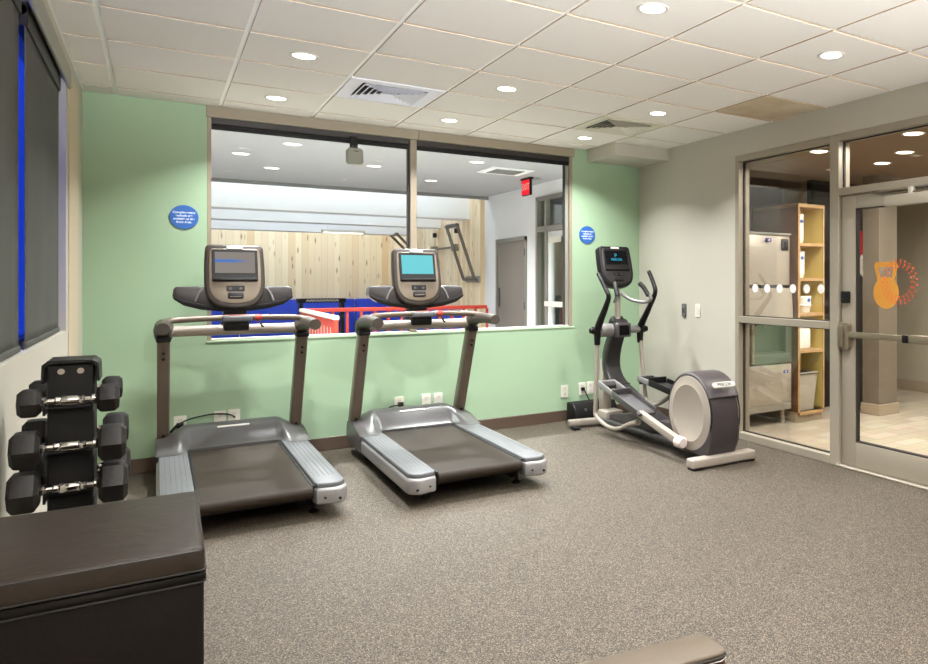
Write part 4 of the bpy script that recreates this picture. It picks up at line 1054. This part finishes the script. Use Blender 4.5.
# shelf unit
SXA, SXB, SYF, SYK = 4.945, 5.305, 5.135, 5.80
su = thing('shelf_unit', 'tall narrow wooden shelf unit beside the ice machine', 'shelf unit', (SXA,SYF,0))
W = SXB-SXA; dp = SYK-SYF
MB().box((0,0,.10),(.022,dp,2.10), M_walnut, .001, 1).build('side_panel', su, 0)
MB().box((W-.02,0,.10),(W,dp,2.10), M_birch, .001, 1).build('side_panel', su, 0)
MB().box((.022,.30,.10),(W-.02,.32,2.08), M_ply).build('back_panel', su, 0)
MB().box((.0215,.012,.12),(.0235,.30,2.08), M_ply).box((W-.0215,.012,.12),(W-.0195,.30,2.08), M_ply).build('lining', su, 0)
MB().box((0,-.004,2.08),(W,dp,2.115), M_birch, .002, 1).build('top', su, 0)
SHZ = (.10,.70,1.055,1.395,1.735)
for z in SHZ: MB().box((.023,-.002,z-.03),(W-.0205,.30,z), M_birch, .002, 1).build('shelf', su, 0)
MB().box((-.001,-.005,.10),(.022,.001,2.11), M_birch).build('edge_strip', su, 0)
MB().box((0,.03,0),(W,dp,.10), M_stone).build('plinth', su, 0)
def stack(x, z, r, h, name, lab, cat, n=0):
    t = thing(name, lab, cat, (SXA+x, SYF+.13, z+.003))
    if name == 'paper_cup_stack':
        pf = [(0,0),(r*.78,0)]
        for k in range(n): pf += [(r*.98,h*(k+.8)/n),(r*1.04,h*(k+.86)/n),(r*.95,h*(k+1)/n)]
        pf += [(0,h)]
        MB().lathe(pf, M_cup, 24).build('cups', t, 30)
        MB().prism(circ(.018,16,0,h*.75), 1, -r*1.04, -r*.9, M_blue_sign).build('logo_dot', t, 0)
    else:
        MB().lathe([(0,0),(r,0),(r,h*.7),(r*.6,h*.85),(r*.35,h*.9),(r*.35,h),(0,h)], M_cup, 24).build('body', t, 40)
        MB().prism(circ(.014,16,0,h*.45), 1, -r*1.01, -r*.9, M_grey).build('label_mark', t, 0)
stack(.115,1.735,.062,.285,'paper_cup_stack','tall stack of white paper cups on the top shelf','cups',7)
stack(.115,1.395,.072,.26,'paper_cup_stack','stack of white paper cups on the second shelf','cups',5)
stack(.20,1.055,.075,.16,'paper_cup_stack','short stack of white paper cups on the middle shelf','cups',2)
t = thing('paper_towel_pack', 'white paper pack on the fourth shelf', 'paper pack', (SXA+.125,SYF+.13,.703))
MB().box((-.09,-.09,0),(.09,.09,.20), M_cup, .02, 2).build('pack', t)
MB().prism([(-.09,.20),(.09,.20),(.05,.24),(-.05,.24)], 1, -.08, .08, M_cup, .006, 1).build('fold', t)
t = thing('waste_bin', 'grey open bin on the bottom shelf', 'bin', (SXA+.164,SYF+.148,.103))
MB().loft([[(sx*.095*k,sy*.095*k,z) for sx,sy in ((-1,-1),(1,-1),(1,1),(-1,1))] for k,z in ((1.,0),(1.28,.36),(1.33,.36),(1.33,.375),(1.22,.375),(1.2,.345),(.95,.02))], M_bin, 'ring').build('body', t, 20)
MB().box((-.128,-.128,.355),(.128,.128,.362), M_slot).build('liner', t, 0)
# ice machine
IX0, IX1, IY, IW = 4.33, 4.915, 5.20, .62
im = thing('ice_machine', 'stainless steel ice and water dispenser beside the wooden shelves', 'ice machine', (IX0,IY,0))
w_ = IX1-IX0
MB().box((0,.02,1.33),(w_,IW,1.815), M_steel, .006, 2).box((-.004,.0,1.805),(w_+.004,IW,1.825), M_fascia, .003, 1).build('head', im)
MB().box((.0,.035,1.285),(w_,IW,1.335), M_blackm).build('black_slot', im, 0)  # black slot between head and hopper
MB().prism([(.0,1.30),(-.02,1.02),(-.012,1.0),(.12,1.0),(IW,1.0),(IW,1.30)], 0, 0, w_+.012, M_steel, .004, 1).build('hopper', im)
b = MB(); b.box((0,.0,.585),(.07,IW,1.0), M_alcove, .004, 1).box((w_-.07,.0,.585),(w_+.01,IW,1.0), M_alcove, .004, 1).box((.07,.18,.585),(w_-.07,IW,1.0), M_alcove)
b.build('alcove', im)
b = MB(); b.box((.10,-.02,.585),(w_-.02,.20,.68), M_alcove, .02, 2).box((.14,-.005,.675),(w_-.05,.16,.69), M_slot, .004, 1); b.build('drip_tray', im)
b = MB(); b.cyl((.34,.10,.92),(.34,.10,1.0), .03, M_chrome, 18).cyl((.20,.10,.94),(.20,.10,1.0), .018, M_black, 14); b.build('spout', im)
b = MB()
for k in range(14): b.cyl((.085,-.012,.60+k*.028),(.085,-.012,.622+k*.028), .019, M_birch if False else M_tan, 12)
b.build('ribbed_hose', im)
MB().box((.02,-.006,.20),(w_,IW,.575), M_steel, .008, 2).build('lower_panel', im)
MB().box((.02,-.004,.135),(w_,IW,.20), M_bin, .004, 1).build('kick_trim', im)
for x in (.06, w_-.06):
    for y in (.06, IW-.08): MB().cyl((x,y,0),(x,y,.14), .02, M_steel, 14).build('leg', im)
for x, z in ((.30,1.755),(w_-.075,.50)):
    o = MB().box((x-.032,-.003 if z > 1 else -.009,z-.016),(x+.032,.021,z+.016), M_purple, .004, 1).build('badge', im)
    MB().prism(circ(.010,14,x,z), 1, -.004 if z > 1 else -.010, 0, M_cup).build('badge_mark', o, 0)
b = MB(); b.box((w_-.115,.008,1.66),(w_-.025,.022,1.77), M_black, .01, 2).box((w_-.098,.004,1.685),(w_-.052,.012,1.745), M_scr_off, .004, 1); b.build('control_panel', im)
for x, y, p, lab in ((4.46,3.42,20,'lobby downlight closest up behind the transom glass'),(5.05,3.96,20,'second lobby downlight seen through the transom'),(5.35,4.45,20,'lobby downlight next to the column, seen through the transom'),
               (5.42,3.55,20,'small lobby downlight on the hinge side of the transom'),(4.44,4.36,20,'lobby downlight above the sidelight'),(4.7,1.6,24,'added unseen lobby downlight beyond the hinge side of the door'),(6.6,4.0,22,'added unseen lobby downlight near the olive wall'),(6.4,2.4,22,'added unseen lobby downlight deep in the lobby beyond the door hinges')):  # last three are out of view, added to light the lobby
    downlight(x, y, lab, p*1.0, LZ, M_lens, .07, (.98,.985,.97), 'warm downlights in the lobby ceiling', 165)

# ================================================================== WORLD AND RENDER LOOK
wd = bpy.data.worlds.new('dusk'); sc.world = wd; wd.use_nodes = True
bg = wd.node_tree.nodes['Background']; bg.inputs['Color'].default_value = lin((28,60,200)); bg.inputs['Strength'].default_value = 3.
sc.view_settings.view_transform = 'Standard'; sc.view_settings.look = 'None'
sc.view_settings.exposure = 0.0; sc.view_settings.gamma = 1.0; sc.view_settings.use_curve_mapping = False
sc.cycles.max_bounces = 10; sc.cycles.diffuse_bounces = 6; sc.cycles.transparent_max_bounces = 16
